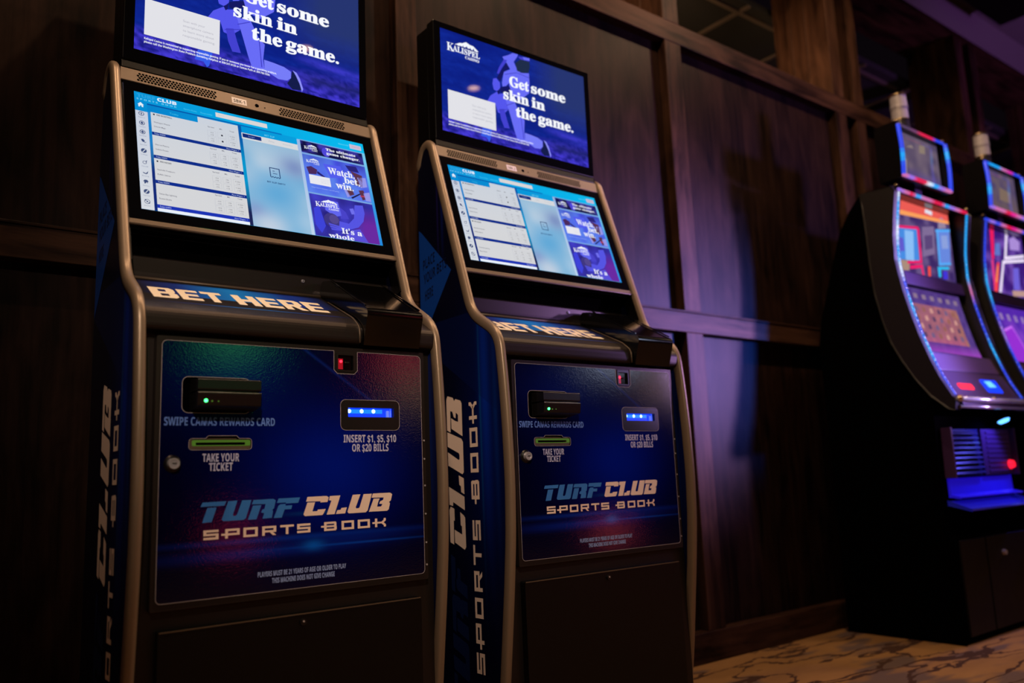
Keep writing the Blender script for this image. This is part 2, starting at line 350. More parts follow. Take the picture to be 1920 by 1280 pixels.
# dark room seen through the openings, with its ceiling grid
b = MB(); b.box(-3, 9, 3.2, 3.25, 0, 3.0); struct('wall_far', b, M_void)
b = MB(); b.box(-3, 9, 0.83, 3.25, 2.762, 2.80); struct('ceiling_2', b, mat('dark ceiling tile', (0.018, 0.017, 0.018, 1), 0.85, bump=0.2, bscale=60))
M_grid = mat('ceiling grid metal', (0.16, 0.12, 0.10, 1), 0.5, 0.2, rvar=0.05)
b = MB()
for i in range(-6, 14): b.box(3.31 + i * 0.61 - 0.012, 3.31 + i * 0.61 + 0.012, 0.83, 3.2, 2.750, 2.7625)
for j in range(4): b.box(-3, 9, 0.903 + j * 0.61 - 0.012, 0.903 + j * 0.61 + 0.012, 2.749, 2.7625)
struct('trim_%d' % k, b, M_grid); k += 1
M_lamp = glow('warm lamp', L(255, 200, 140), 14)
for i, (x, y) in enumerate(LAMPS + [(-0.35, -0.50), (0.80, -0.50), (2.10, -0.50), (3.30, -0.50), (4.55, -0.50)]):
    t = thing('ceiling_downlight', 'small round warm ceiling downlight in the row above the kiosk aisle', 'light', (x, y, CZ + Z0 - 0.02), 0, 'ceiling downlights above the aisle')
    o = MB(); o.ring((0, 0, 0), (0, 0, 1), 0.042, 0.07, 0.02); o.build('trim_ring', M_white, t, (0, 0, 0))
    o = MB(); o.disc((0, 0, 0.012), (0, 0, 1), 0.042, 0.006, 28); o.build('lens', M_lamp, t, (0, 0, 0))
# outlines of the printed logo and of the picture on the upper display
TURF=[[(0.0845,0.1776),(0.0884,0.1858),(0.1353,0.1864),(0.1316,0.1778)],[(0.0881,0.1464),(0.0979,0.175),(0.1161,0.1751),(0.1066,0.1469)],[(0.1391,0.186),(0.1577,0.1865),(0.1488,0.1592),(0.1497,0.1566),(0.1544,0.1566),(0.1574,0.1593),(0.1674,0.1865),(0.1866,0.1864),(0.1754,0.1507),(0.1704,0.1473),(0.1295,0.1473),(0.1265,0.1508)],[(0.1793,0.1469),(0.1898,0.1748),(0.2075,0.175),(0.1973,0.1469)],[(0.1871,0.1775),(0.191,0.186),(0.2328,0.1864),(0.2381,0.1831),(0.2345,0.1671),(0.2307,0.1645),(0.2323,0.1614),(0.2297,0.1479),(0.2099,0.1474),(0.2134,0.1582),(0.2067,0.1601),(0.2094,0.1657),(0.2138,0.1667),(0.2164,0.1766)],[(0.2404,0.1776),(0.2442,0.1865),(0.2915,0.1867),(0.2872,0.1757),(0.2597,0.1755),(0.2606,0.1777)],[(0.2337,0.1472),(0.2439,0.1716),(0.2482,0.1744),(0.2597,0.1747),(0.2592,0.1712),(0.2743,0.1713),(0.272,0.1636),(0.2574,0.1635),(0.2513,0.1472)]]
CLUB=[[(0.305,0.1772),(0.3081,0.1868),(0.3523,0.187),(0.3572,0.1837),(0.3542,0.1742),(0.3375,0.1739),(0.3383,0.1765)],[(0.299,0.1505),(0.3081,0.1749),(0.3254,0.1749),(0.3193,0.1559),(0.3302,0.156),(0.3321,0.159),(0.3497,0.1594),(0.3452,0.1507),(0.3423,0.1473),(0.3026,0.147)],[(0.3597,0.1863),(0.3847,0.1867),(0.3706,0.1475),(0.3521,0.1474),(0.3634,0.1766),(0.3577,0.1774)],[(0.3739,0.1473),(0.3769,0.1552),(0.3849,0.1557),(0.387,0.1596),(0.4001,0.1603),(0.3957,0.1478)],[(0.4144,0.1866),(0.4333,0.1869),(0.4213,0.1594),(0.4226,0.1568),(0.4285,0.1569),(0.4309,0.1589),(0.4411,0.187),(0.4617,0.187),(0.4506,0.1509),(0.4458,0.147),(0.4041,0.1471),(0.4013,0.1507)],[(0.4607,0.1782),(0.4643,0.1872),(0.5079,0.1874),(0.5133,0.1841),(0.5098,0.1701),(0.5048,0.1668),(0.5074,0.1636),(0.5039,0.1503),(0.4995,0.1475),(0.4537,0.1477),(0.466,0.1757),(0.4812,0.1759),(0.4765,0.1658),(0.4745,0.1578),(0.4844,0.1577),(0.488,0.1631),(0.4799,0.164),(0.4822,0.169),(0.49,0.1722),(0.4914,0.1775)]]
FIGURE=[('mid',[(0.289,0.589),(0.311,0.524),(0.354,0.467),(0.374,0.479),(0.407,0.459),(0.415,0.541),(0.435,0.607),(0.387,0.687),(0.356,0.676),(0.341,0.596)]),('low',[(0.365,0.638),(0.399,0.623),(0.415,0.723),(0.432,0.809),(0.395,0.816),(0.376,0.739)]),('hi',[(0.412,0.521),(0.473,0.515),(0.513,0.649),(0.538,0.681),(0.531,0.814),(0.538,0.887),(0.507,0.912),(0.482,0.904),(0.463,0.81),(0.441,0.68)]),('hi2',[(0.535,0.81),(0.582,0.815),(0.627,0.825),(0.66,0.85),(0.66,0.904),(0.642,0.933),(0.601,0.94),(0.551,0.903),(0.507,0.912),(0.538,0.881)]),('dark',[(0.664,0.839),(0.693,0.87),(0.713,0.983),(0.667,0.995),(0.642,0.955),(0.66,0.904)]),('line',[(0.668,0.833),(0.686,0.845),(0.702,0.888),(0.718,0.97),(0.712,1.003),(0.701,0.933),(0.684,0.875)]),('foot',[(0.25,0.876),(0.311,0.872),(0.298,0.981),(0.289,0.995),(0.275,0.961),(0.238,0.958)]),('hi',[(0.408,0.237),(0.426,0.217),(0.493,0.146),(0.524,0.19),(0.584,0.166),(0.585,0.266),(0.579,0.379),(0.518,0.473),(0.46,0.456),(0.44,0.4),(0.441,0.335),(0.419,0.378),(0.394,0.395),(0.391,0.359),(0.4,0.29)]),('hi',[(0.401,0.083),(0.441,0.046),(0.474,0.007),(0.511,-0.002),(0.506,0.028),(0.479,0.097),(0.494,0.145),(0.452,0.19),(0.445,0.169),(0.411,0.105)]),('low',[(0.411,0.105),(0.434,0.104),(0.394,0.206),(0.372,0.276),(0.359,0.277),(0.375,0.205)]),('dark2',[(0.428,0.129),(0.445,0.181),(0.408,0.237),(0.394,0.293),(0.379,0.348),(0.358,0.321),(0.372,0.28)]),('helm',[(0.49,0.103),(0.528,0.045),(0.591,0.035),(0.593,0.095),(0.58,0.165),(0.539,0.185),(0.499,0.181)]),('low',[(0.51,0.024),(0.547,0.013),(0.594,-0.0),(0.591,0.038),(0.528,0.046)]),('hi',[(0.543,0.012),(0.592,-0.002),(0.594,0.026),(0.552,0.038)]),('mid',[(0.332,0.344),(0.353,0.329),(0.377,0.365),(0.377,0.419),(0.357,0.462),(0.334,0.455),(0.326,0.4)]),('dark2',[(0.376,0.414),(0.441,0.367),(0.45,0.417),(0.406,0.461),(0.378,0.461)]),('dark2',[(0.354,0.462),(0.375,0.43),(0.371,0.481),(0.362,0.493)])]
MOUNT=[[(0.087,0.123),(0.12,0.09),(0.136,0.086),(0.161,0.062),(0.184,0.077),(0.207,0.08),(0.24,0.118),(0.23,0.127),(0.213,0.122),(0.21,0.099),(0.202,0.123),(0.191,0.12),(0.188,0.103),(0.182,0.119),(0.17,0.117),(0.165,0.1),(0.156,0.119),(0.144,0.119),(0.143,0.103),(0.136,0.122),(0.128,0.119),(0.12,0.118),(0.113,0.126),(0.104,0.118)]]

# ---------------------------------------------------------------- betting kiosk
KO = (0.30, 0.18, -Z0)                     # measuring frame -> kiosk base
NAVY = L(4, 6, 40); CREAM = (0.95, 0.72, 0.60, 1)
def glass_y(z): return 0.1613 + (z - 0.7978) * 0.3318
def F_up(u, v, h=0.0): return (0.0013 + 0.5999 * u, 0.2972 - h, 1.5999 - 0.3374 * v)
def F_touch(u, v, h=0.0): return (0.598 * u, 0.2764 - 0.106 * v - h * 0.949 - 0.0006, 1.1444 - 0.3192 * v + h * 0.315)
def F_door(x, z, h=0.0): return (x, -0.0062 - h, z)
def F_side(y, z, h=0.0): return (-0.0462 - h, y, z)
def F_slope(x, s, h=0.0): return (x, 0.024 + 0.186 * s - h * 0.42, 0.590 + 0.087 * s + h * 0.91)

def mountain_logo(mb, tf, u0, v0, u1, v1, h, col=(0.9, 0.93, 1, 1)):
    """white mountain over KALISPEL / CASINO, filling the box"""
    W = 0.210; H = 0.170; du = (u1 - u0) / W; dv = (v1 - v0) / H
    q = lambda u, v, hh=0.0: tf(u0 + (u - 0.038) * du, v0 + (v - 0.062) * dv, hh)
    for lp in MOUNT: mb.flat([lp], q, h, 0, col)
    text(mb, q, 'K', 0.038, 0.084, 0.200, 0.080, h, col, 'serif')
    text(mb, q, 'ALISPEL', 0.076, 0.248, 0.190, 0.056, h, col, 'serif', off=0.01)
    text(mb, q, 'CASINO', 0.152, 0.242, 0.231, 0.026, h, col, 'serif', off=0.012)
def clamp(t): return min(1, max(0, t))

def upper_image():
    mb = MB(); T = F_up; D = 0.00018
    def field(u, v):
        n = vn(u * 34, v * 60, 3) * 0.6 + vn(u * 90, v * 130, 4) * 0.4; s = vn(u * 5, v * 24, 5)
        a = mix(L(3, 22, 120), L(12, 40, 150), clamp(0.2 + 0.9 * n * s * 1.6))
        a = mix(a, L(36, 52, 112), clamp((u - 0.58) * 4.5) * clamp((0.72 - v) * 3))
        g = clamp((v - 0.80 + 0.14 * max(0, u - 0.6)) * 11); gr = mix(L(25, 25, 130), L(74, 62, 225), clamp(n * 1.9 - 0.45))
        a = mix(a, gr, g * 0.9)
        st = math.exp(-((v - 0.74 + 0.10 * (1 - u)) / 0.035) ** 2) * clamp((u - 0.66) * 7); a = mix(a, L(62, 58, 205), st * (0.35 + 0.65 * n))
        st2 = math.exp(-((v - 0.87) / 0.045) ** 2) * clamp((u - 0.66) * 8); a = mix(a, L(20, 30, 92), st2 * 0.8)
        return a
    mb.grid(T, 0, 0, 1, 1, 120, 68, field)
    cols = dict(hi=L(104, 108, 246), hi2=L(118, 124, 248), mid=L(84, 86, 236), low=L(66, 64, 208), dark=L(16, 26, 74), dark2=L(18, 22, 96), helm=L(28, 44, 74), line=L(140, 142, 250), foot=L(52, 92, 232))
    for i, (n, lp) in enumerate(FIGURE):
        lp = [(a, max(b_, 0.002)) if b_ < 0.99 else (a, 0.998) for a, b_ in lp]
        mb.flat([lp], T, D * (1 + 0.25 * i), 0, cols[n])
    dk = L(60, 58, 190); e = D * 6.2
    for a, b_ in (((0.412, 0.262), (0.495, 0.205)), ((0.495, 0.205), (0.585, 0.215)), ((0.512, 0.66), (0.525, 0.88)), ((0.43, 0.615), (0.36, 0.655)), ((0.47, 0.53), (0.415, 0.58))):
        ax, ay, bx, by = *a, *b_; nx, ny = (by - ay), -(bx - ax); l = math.hypot(nx, ny); nx, ny = nx / l * 0.002, ny / l * 0.003
        mb.flat([[(ax - nx, ay - ny), (ax + nx, ay + ny), (bx + nx, by + ny), (bx - nx, by - ny)]], T, e, 0, dk)
    mountain_logo(mb, T, 0.038, 0.062, 0.248, 0.232, D * 7)
    mb.rect(T, 0.036, 0.592, 0.339, 0.872, D * 7, L(226, 226, 232))
    for i, s in enumerate(('Scan with your', 'smartphone camera', 'to learn more about', 'responsible gaming.')):
        text(mb, T, s, 0.187, 0.187 + (0.09, 0.125, 0.128, 0.133)[i], 0.690 + 0.038 * i, 0.018, D * 8, L(178, 178, 190), 'sans')
    wh = (0.93, 0.95, 1, 1)
    text(mb, T, 'Get', 0.441, 0.578, 0.366, 0.106, D * 9, wh, 'serif', off=0.02, res=5)
    text(mb, T, 'some', 0.592, 0.846, 0.366, 0.106, D * 9, wh, 'serif', off=0.02, res=5)
    text(mb, T, 'skin', 0.396, 0.572, 0.517, 0.106, D * 9, wh, 'serif', off=0.02, res=5)
    text(mb, T, 'in', 0.592, 0.688, 0.517, 0.106, D * 9, wh, 'serif', off=0.02, res=5)
    text(mb, T, 'the', 0.478, 0.618, 0.664, 0.106, D * 9, wh, 'serif', off=0.02, res=5)
    text(mb, T, 'game.', 0.634, 0.895, 0.664, 0.106, D * 9, wh, 'serif', off=0.02, res=5)
    text(mb, T, 'Kalispel Casino is committed to supporting responsible gaming. If you or someone you know has a gambling problem,', 0.037, 0.592, 0.909, 0.0155, D * 9, wh, 'bold')
    text(mb, T, 'please call the Washington State Problem Gambling Helpline at 800.547.6133 or Camas Path at 509.789.7630.', 0.037, 0.562, 0.935, 0.0155, D * 9, wh, 'bold')
    return mb

def turf_poly(mb, tf, lps, h, col):
    for lp in lps: mb.flat([lp], tf, h, 0, col)
# extended square letters of SPORTS BOOK on a 10 x 6 cell; strokes as boxes
SB = {'S': [(0, 4.6, 10, 6), (0, 2.6, 1.9, 6), (0, 2.4, 10, 3.7), (8.1, 0, 10, 3.7), (0, 0, 10, 1.4)],
      'P': [(2.6, 4.6, 12.4, 6), (10.5, 2, 12.4, 6), (0, 1.9, 12.4, 3.2), (2.6, 0, 4.5, 6)],
      'O': [(0, 4.6, 10, 6), (0, 0, 10, 1.4), (0, 0, 1.9, 6), (8.1, 0, 10, 6)],
      'R': [(0, 4.6, 10, 6), (8.1, 2, 10, 6), (0, 2, 10, 3.3), (0, 0, 1.9, 6)],
      'T': [(0, 4.6, 10, 6), (4.1, 0, 6, 6)],
      'B': [(2.4, 4.6, 11.6, 6), (2.4, 0, 11.6, 1.4), (0, 2.4, 12, 3.6), (2.4, 0, 4.3, 6), (10.2, 3.2, 12.0, 5.4), (10.2, 0.6, 12.2, 2.8)],
      'K': [(2.2, 0, 4.1, 6), (0, 2.4, 9.6, 3.6), (9.6, 4.2, 11.4, 6), (9.6, 0, 11.4, 1.8)]}
def sb_word(mb, tf, h, col):
    for ch, x in zip('SPORTSBOOK', (0.091, 0.126, 0.1705, 0.2095, 0.248, 0.285, 0.339, 0.387, 0.426, 0.462)):
        kx = 0.00298
        for i, (a, b_, c, d) in enumerate(SB[ch]): mb.rect(tf, x + a * kx, 0.113 + b_ * 0.00312, x + c * kx, 0.113 + d * 0.00312, h + i * 1e-5, col)
        if ch == 'R': mb.flat([[(x + 5.2 * kx, 0.113 + 2.2 * 0.00312), (x + 7.4 * kx, 0.113 + 2.2 * 0.00312), (x + 10 * kx, 0.113), (x + 7.6 * kx, 0.113)]], tf, h + 6e-5, 0, col)
        if ch == 'K':
            for s in (0, 1):
                zz = lambda t: 0.113 + (t if s else 6 - t) * 0.00312
                lp = [(x + 7.0 * kx, zz(3.0)), (x + 9.0 * kx, zz(3.4)), (x + 11.4 * kx, zz(1.6)), (x + 9.6 * kx, zz(1.0))]
                mb.flat([lp if s else lp[::-1]], tf, h + 7e-5, 0, col)

def touch_image():
    mb = MB(); T = F_touch; D = 0.00016
    cy = lambda u: mix(L(0, 146, 214), L(0, 186, 238), u)
    mb.grid(T, 0, 0, 1, 1, 24, 12, lambda u, v: cy(u))
    mb.grid(T, 0.046, 0.094, 0.667, 0.165, 20, 2, lambda u, v: mix(L(0, 128, 202), L(0, 160, 222), u * 1.4), D)
    mb.grid(T, 0.046, 0.088, 0.60, 0.101, 20, 1, lambda u, v: mix(L(0, 78, 160), L(0, 120, 200), u * 1.3), D * 2)
    text(mb, T, 'CLUB', 0.086, 0.161, 0.044, 0.030, D * 2, L(220, 235, 250), 'bold', off=0.03)
    text(mb, T, 'TURF', 0.010, 0.079, 0.044, 0.030, D * 2, L(40, 160, 222), 'bold', off=0.03)
    text(mb, T, 'SPORTS BOOK', 0.008, 0.160, 0.069, 0.014, D * 2, L(120, 205, 240), 'bold', space=1.5)
    for s, a, b_ in (('Sports Rules', 0.188, 0.240), ('Responsible', 0.255, 0.303)): text(mb, T, s, a, b_, 0.066, 0.013, D * 2, L(70, 200, 240), 'sans')
    mb.rect(T, 0.317, 0.024, 0.538, 0.066, D * 2, L(216, 214, 214))
    text(mb, T, 'Search', 0.327, 0.352, 0.050, 0.012, D * 3, L(188, 190, 196), 'sans')
    text(mb, T, 'Today', 0.130, 0.165, 0.140, 0.014, D * 3, L(60, 195, 235), 'sans')
    text(mb, T, 'BET SLIP', 0.520, 0.565, 0.148, 0.016, D * 3, L(110, 215, 245), 'sans')
    mb.rect(T, 0.928, 0.032, 0.986, 0.078, D * 2, L(196, 190, 214)); text(mb, T, 'SIGN IN', 0.938, 0.977, 0.061, 0.014, D * 3, L(210, 130, 150), 'sans')
    text(mb, T, 'Balance 0.00', 0.872, 0.922, 0.060, 0.012, D * 3, L(110, 215, 245), 'sans')
    # left column of sport icons
    mb.grid(T, 0, 0.169, 0.046, 1, 1, 8, lambda u, v: mix(L(196, 204, 222), L(214, 218, 224), v), D * 2)
    mb.rect(T, 0, 0.076, 0.046, 0.169, D * 2, L(0, 140, 210))
    mb.flat([[(0.022, 0.090), (0.034, 0.112), (0.031, 0.112), (0.031, 0.132), (0.025, 0.132), (0.025, 0.120), (0.019, 0.120), (0.019, 0.132), (0.013, 0.132), (0.013, 0.112), (0.010, 0.112)]], T, D * 3, 0, L(225, 238, 248))
    ink = L(58, 74, 118)
    for i, v in enumerate((0.193, 0.276, 0.355, 0.433, 0.516, 0.616, 0.696, 0.776, 0.856, 0.937)):
        ci = lambda r, n=18: [(0.022 + r * math.cos(2 * math.pi * q / n), v + r * 1.78 * math.sin(2 * math.pi * q / n)) for q in range(n)]
        if i in (0, 1, 2): mb.flat([ci(0.0105), ci(0.0080)[::-1]], T, D * 3, 0, ink); mb.flat([ci(0.005 if i else 0.003)], T, D * 3, 0, ink); mb.rect(T, 0.0212, v - 0.017, 0.0228, v + 0.017, D * 4, ink)
        elif i in (4, 8): mb.flat([ci(0.0105)], T, D * 3, 0, ink); mb.flat([[(0.016, v + 0.012), (0.019, v + 0.015), (0.029, v - 0.011), (0.026, v - 0.014)]], T, D * 4, 0, L(205, 211, 222))
        elif i == 3: mb.flat([[(0.014, v - 0.014), (0.022, v - 0.018), (0.028, v - 0.002), (0.026, v + 0.010), (0.018, v + 0.006)]], T, D * 3, 0, ink); mb.flat([[(0.026, v + 0.012), (0.032, v + 0.004), (0.033, v + 0.007), (0.027, v + 0.017)]], T, D * 3, 0, ink)
        elif i == 5: mb.flat([ci(0.008, 7), ci(0.006, 7)[::-1]], T, D * 3, 0, ink); mb.flat([[(0.027, v - 0.016), (0.032, v - 0.020), (0.026, v + 0.004)]], T, D * 3, 0, ink)
        elif i == 6: mb.flat([[(0.013, v + 0.002), (0.024, v + 0.010), (0.033, v - 0.012), (0.030, v + 0.010), (0.024, v + 0.018), (0.014, v + 0.010)]], T, D * 3, 0, ink)
        elif i == 7: mb.flat([[(0.012, v - 0.002), (0.018, v - 0.016), (0.026, v - 0.016), (0.032, v - 0.002), (0.028, v + 0.002), (0.028, v + 0.016), (0.024, v + 0.002), (0.020, v + 0.016), (0.016, v + 0.016), (0.016, v + 0.002)]], T, D * 3, 0, ink)
        else: mb.flat([ci(0.0105, 12), ci(0.0085, 12)[::-1]], T, D * 3, 0, ink); mb.flat([ci(0.0035, 6)], T, D * 3, 0, ink); mb.rect(T, 0.013, v - 0.016, 0.019, v - 0.006, D * 4, ink); mb.rect(T, 0.026, v + 0.006, 0.031, v + 0.015, D * 4, ink)
        text(mb, T, ('Featured', 'Football', 'Basketball', 'Baseball', 'College', 'Golf', 'Boxing', 'Hockey', 'Rugby Union', 'Soccer')[i], 0.010, 0.034, v + 0.037, 0.008, D * 3, L(120, 130, 160), 'sans')
    strip = lambda u, v: mix(mix(L(0, 122, 196), L(60, 150, 215), 0.6 * vn(1, v * 9, 8)), L(14, 40, 118), clamp((v - 0.42) * 4))
    mb.grid(T, 0.046, 0.165, 0.057, 1, 1, 16, strip, D * 2)
    mb.grid(T, 0.406, 0.101, 0.420, 1, 1, 16, lambda u, v: mix(mix(L(0, 90, 170), L(0, 150, 205), clamp((v - .25) * 5)), L(26, 34, 84), clamp((v - 0.62) * 4)), D * 2)
    # list of games
    pan = lambda u, v: mix(L(200, 208, 220), L(212, 213, 216), clamp(v * 1.5))
    mb.grid(T, 0.057, 0.160, 0.406, 0.975, 2, 8, pan, D * 3); mb.rect(T, 0.240, 0.107, 0.406, 0.161, D * 3, L(202, 209, 220))
    mb.grid(T, 0.057, 0.973, 0.406, 1.0, 2, 2, lambda u, v: L(232, 238, 248), D * 3)
    for i, (a, b_) in enumerate(((0.334, 0.361), (0.534, 0.562), (0.745, 0.773), (0.946, 0.975))):
        mb.rect(T, 0.057, a, 0.406, b_, D * 4, (L(8, 44, 136), L(8, 44, 136), L(8, 44, 140), L(24, 50, 178))[i])
        text(mb, T, ('Today 4:30PM', 'Today 5:00PM', 'Today 4:00PM', 'Today 4:30PM')[i], 0.065, 0.106, b_ - 0.008, 0.011, D * 5, L(190, 205, 235), 'sans')
        text(mb, T, 'More Wagers  >', 0.346, 0.398, b_ - 0.008, 0.011, D * 5, L(190, 205, 235), 'sans')
    bk = L(34, 36, 52)
    for v, s in ((0.183, 'PRO BASKETBALL'), (0.592, 'PRO HOCKEY')): text(mb, T, s, 0.079, 0.079 + 0.0042 * len(s), v, 0.013, D * 4, bk, 'bold'); mb.rect(T, 0.066, v - 0.013, 0.072, v, D * 4, bk)
    gy = L(92, 92, 108)
    for v, s in ((0.250, 'Washington Wizards'), (0.288, 'Orlando Magic'), (0.447, 'Detroit Pistons'), (0.487, 'Indiana Pacers'), (0.661, 'Nashville Predators'), (0.700, 'Buffalo Sabres'), (0.861, 'Tampa Bay Lightning'), (0.900, 'Boston Bruins')):
        text(mb, T, s, 0.066, 0.066 + 0.0034 * len(s), v, 0.011, D * 4, gy, 'sans', off=0.008)
    for v in (0.183, 0.383, 0.592, 0.793):
        for s, a, b_ in (('Spread', 0.278, 0.304), ('ML', 0.326, 0.338), ('Total', 0.367, 0.386)): text(mb, T, s, a, b_, v, 0.010, D * 4, gy, 'sans', off=0.01)
        for j, (a, b_) in enumerate(((0.275, 0.309), (0.316, 0.350), (0.359, 0.394))):
            for q in (0, 1):
                t0 = v + 0.028 + q * 0.056
                mb.frame(T, a, t0, b_, t0 + 0.050, 0.0006, D * 4, L(168, 172, 188), 0.0011)
                if v < 0.2 and j == 1: mb.rect(T, 0.330, t0 + 0.018, 0.337, t0 + 0.032, D * 5, bk)
                else:
                    text(mb, T, (('-3.5', '+3.5'), ('-155', '+135'), ('O 220.5', 'U 220.5'))[j][q], a + 0.010 - 0.003 * (j == 2), b_ - 0.010 + 0.003 * (j == 2), t0 + 0.022, 0.009, D * 5, gy, 'sans', off=0.008)
                    text(mb, T, '-110', a + 0.010, b_ - 0.010, t0 + 0.042, 0.009, D * 5, gy, 'sans', off=0.008)
    # bet slip column
    def blur(u, v):
        n = vn(u * 10 + 3, v * 5.5, 11); a = mix(L(112, 176, 216), L(190, 208, 224), n)
        a = mix(a, L(150, 188, 216), clamp(1 - (v - 0.2) * 4))
        for cu, cv, rr, c, s in ((0.635, 0.40, 0.07, L(118, 138, 190), 0.9), (0.44, 0.86, 0.05, L(124, 140, 196), 0.8), (0.49, 0.98, 0.07, L(196, 208, 224), 0.9), (0.54, 0.68, 0.10, L(92, 166, 214), 0.9), (0.66, 0.9, 0.05, L(170, 200, 226), 0.6)):
            a = mix(a, c, s * math.exp(-(((u - cu) / rr) ** 2 + ((v - cv) / (rr * 1.6)) ** 2)))
        return a
    mb.grid(T, 0.420, 0.218, 0.668, 1, 24, 40, blur, D * 3)
    mb.rect(T, 0.418, 0.163, 0.667, 0.220, D * 4, L(214, 216, 220)); mb.rect(T, 0.422, 0.170, 0.503, 0.206, D * 5, L(10, 40, 118))
    text(mb, T, 'Straight', 0.446, 0.474, 0.194, 0.012, D * 6, L(120, 150, 220), 'sans'); text(mb, T, 'Parlay', 0.535, 0.560, 0.196, 0.011, D * 6, L(160, 165, 178), 'sans'); text(mb, T, 'Round Robin', 0.598, 0.644, 0.196, 0.011, D * 6, L(176, 180, 190), 'sans')
    nv = L(16, 48, 104)
    mb.rect(T, 0.520, 0.443, 0.5235, 0.530, D * 5, nv); mb.rect(T, 0.5615, 0.443, 0.565, 0.530, D * 5, nv); mb.rect(T, 0.520, 0.443, 0.565, 0.450, D * 5, nv)
    for q in range(4): a = 0.520 + q * 0.01125; mb.flat([[(a, 0.522), (a + 0.0056, 0.531), (a + 0.01125, 0.522), (a + 0.01125, 0.529), (a + 0.0056, 0.538), (a, 0.529)]], T, D * 6, 0, nv)
    mb.rect(T, 0.533, 0.471, 0.542, 0.476, D * 5, nv); mb.rect(T, 0.533, 0.493, 0.552, 0.498, D * 5, nv)
    text(mb, T, 'BET SLIP EMPTY', 0.503, 0.582, 0.588, 0.014, D * 5, nv, 'bold')
    mb.grid(T, 0.667, 0.105, 0.681, 1, 1, 8, lambda u, v: mix(L(150, 178, 224), L(190, 212, 236), v), D * 4)
    mb.grid(T, 0.681, 0.10, 0.988, 1, 2, 2, lambda u, v: L(120, 165, 225), D * 3)
    mb.grid(T, 0.986, 0.10, 1, 1, 1, 10, lambda u, v: mix(mix(L(120, 200, 235), L(20, 130, 220), clamp((v - .25) * 3)), L(90, 190, 240), 0.4 * vn(2, v * 14, 5)), D * 4)
    # three adverts
    mb.grid(T, 0.682, 0.110, 0.985, 0.226, 44, 12, lambda u, v: mix(L(12, 14, 66), L(70, 62, 190), clamp(vn(u * 40, v * 30, 21) * 1.7 - 0.75)), D * 5)
    mountain_logo(mb, T, 0.697, 0.135, 0.760, 0.196, D * 7, L(226, 232, 245)); wh = L(238, 240, 250)
    blob = lambda cu, cv, ru, rv, c, h: mb.flat([[(cu + ru * math.cos(2 * math.pi * q / 18), cv + rv * math.sin(2 * math.pi * q / 18)) for q in range(18)]], T, h, 0, c)
    blob(0.800, 0.178, 0.020, 0.044, L(78, 70, 214), D * 6)
    text(mb, T, 'The ultimate', 0.801, 0.948, 0.160, 0.026, D * 7, wh, 'serif', off=0.012); text(mb, T, 'game changer.', 0.801, 0.966, 0.197, 0.026, D * 7, wh, 'serif', off=0.012)
    def ice(u, v):
        n = vn(u * 26, v * 12, 31); a = mix(L(66, 74, 226), L(92, 130, 236), n); a = mix(a, L(44, 40, 150), clamp((0.36 - v) * 6) * vn(u * 30, v * 8, 33)); return mix(a, L(96, 140, 238), clamp((v - 0.5) * 5))
    mb.grid(T, 0.682, 0.243, 0.986, 0.603, 40, 30, ice, D * 5)
    br = L(92, 50, 74); wt = L(150, 150, 232)
    for c, lp in ((L(40, 34, 120), [(0.885, 0.268), (0.94, 0.262), (0.95, 0.32), (0.90, 0.318)]), (br, [(0.905, 0.315), (0.962, 0.345), (0.955, 0.46), (0.915, 0.452), (0.925, 0.38)]), (wt, [(0.935, 0.37), (0.978, 0.36), (0.978, 0.45), (0.945, 0.47)]),
                  (br, [(0.865, 0.505), (0.895, 0.49), (0.905, 0.55), (0.88, 0.572)]), (wt, [(0.855, 0.50), (0.868, 0.505), (0.885, 0.572), (0.868, 0.59)]), (br, [(0.93, 0.50), (0.955, 0.49), (0.962, 0.575), (0.942, 0.592)]), (wt, [(0.952, 0.52), (0.984, 0.50), (0.984, 0.59), (0.958, 0.592)]),
                  (L(24, 22, 70), [(0.885, 0.585), (0.945, 0.515), (0.949, 0.521), (0.892, 0.594)]), (L(74, 40, 90), [(0.692, 0.365), (0.715, 0.350), (0.742, 0.375), (0.735, 0.42), (0.70, 0.43)]), (L(36, 30, 110), [(0.742, 0.385), (0.775, 0.43), (0.768, 0.44), (0.738, 0.41)]), (L(82, 92, 236), [(0.775, 0.30), (0.86, 0.292), (0.872, 0.40), (0.80, 0.43)]), (L(190, 60, 90), [(0.934, 0.548), (0.958, 0.542), (0.959, 0.556), (0.935, 0.562)])):
        mb.flat([lp], T, D * 6, 0, c)
    mountain_logo(mb, T, 0.696, 0.270, 0.758, 0.328, D * 7, L(226, 232, 245)); mb.rect(T, 0.698, 0.434, 0.796, 0.520, D * 7, L(232, 232, 240))
    for q in range(3): text(mb, T, 'scan to learn more', 0.750, 0.790, 0.466 + q * 0.016, 0.008, D * 8, L(190, 190, 205), 'sans')
    text(mb, T, 'Kalispel Casino is committed to responsible gaming.', 0.702, 0.83, 0.556, 0.009, D * 7, L(170, 190, 245), 'sans')
    text(mb, T, 'Watch,', 0.794, 0.922, 0.388, 0.062, D * 8, wh, 'serif', off=0.012); text(mb, T, 'bet,', 0.866, 0.942, 0.452, 0.062, D * 8, wh, 'serif', off=0.012); text(mb, T, 'win.', 0.821, 0.905, 0.517, 0.062, D * 8, wh, 'serif', off=0.012)
    def ball(u, v):
        a = mix(L(34, 28, 118), L(66, 62, 200), vn(u * 24, v * 14, 41)); return mix(a, L(104, 40, 160), clamp((u - 0.885 + (v - 0.7) * 0.12) * 16) * clamp((v - 0.66) * 6))
    mb.grid(T, 0.684, 0.617, 0.986, 0.999, 40, 34, ball, D * 5)
    sk = L(84, 84, 226); sk2 = L(72, 66, 200)
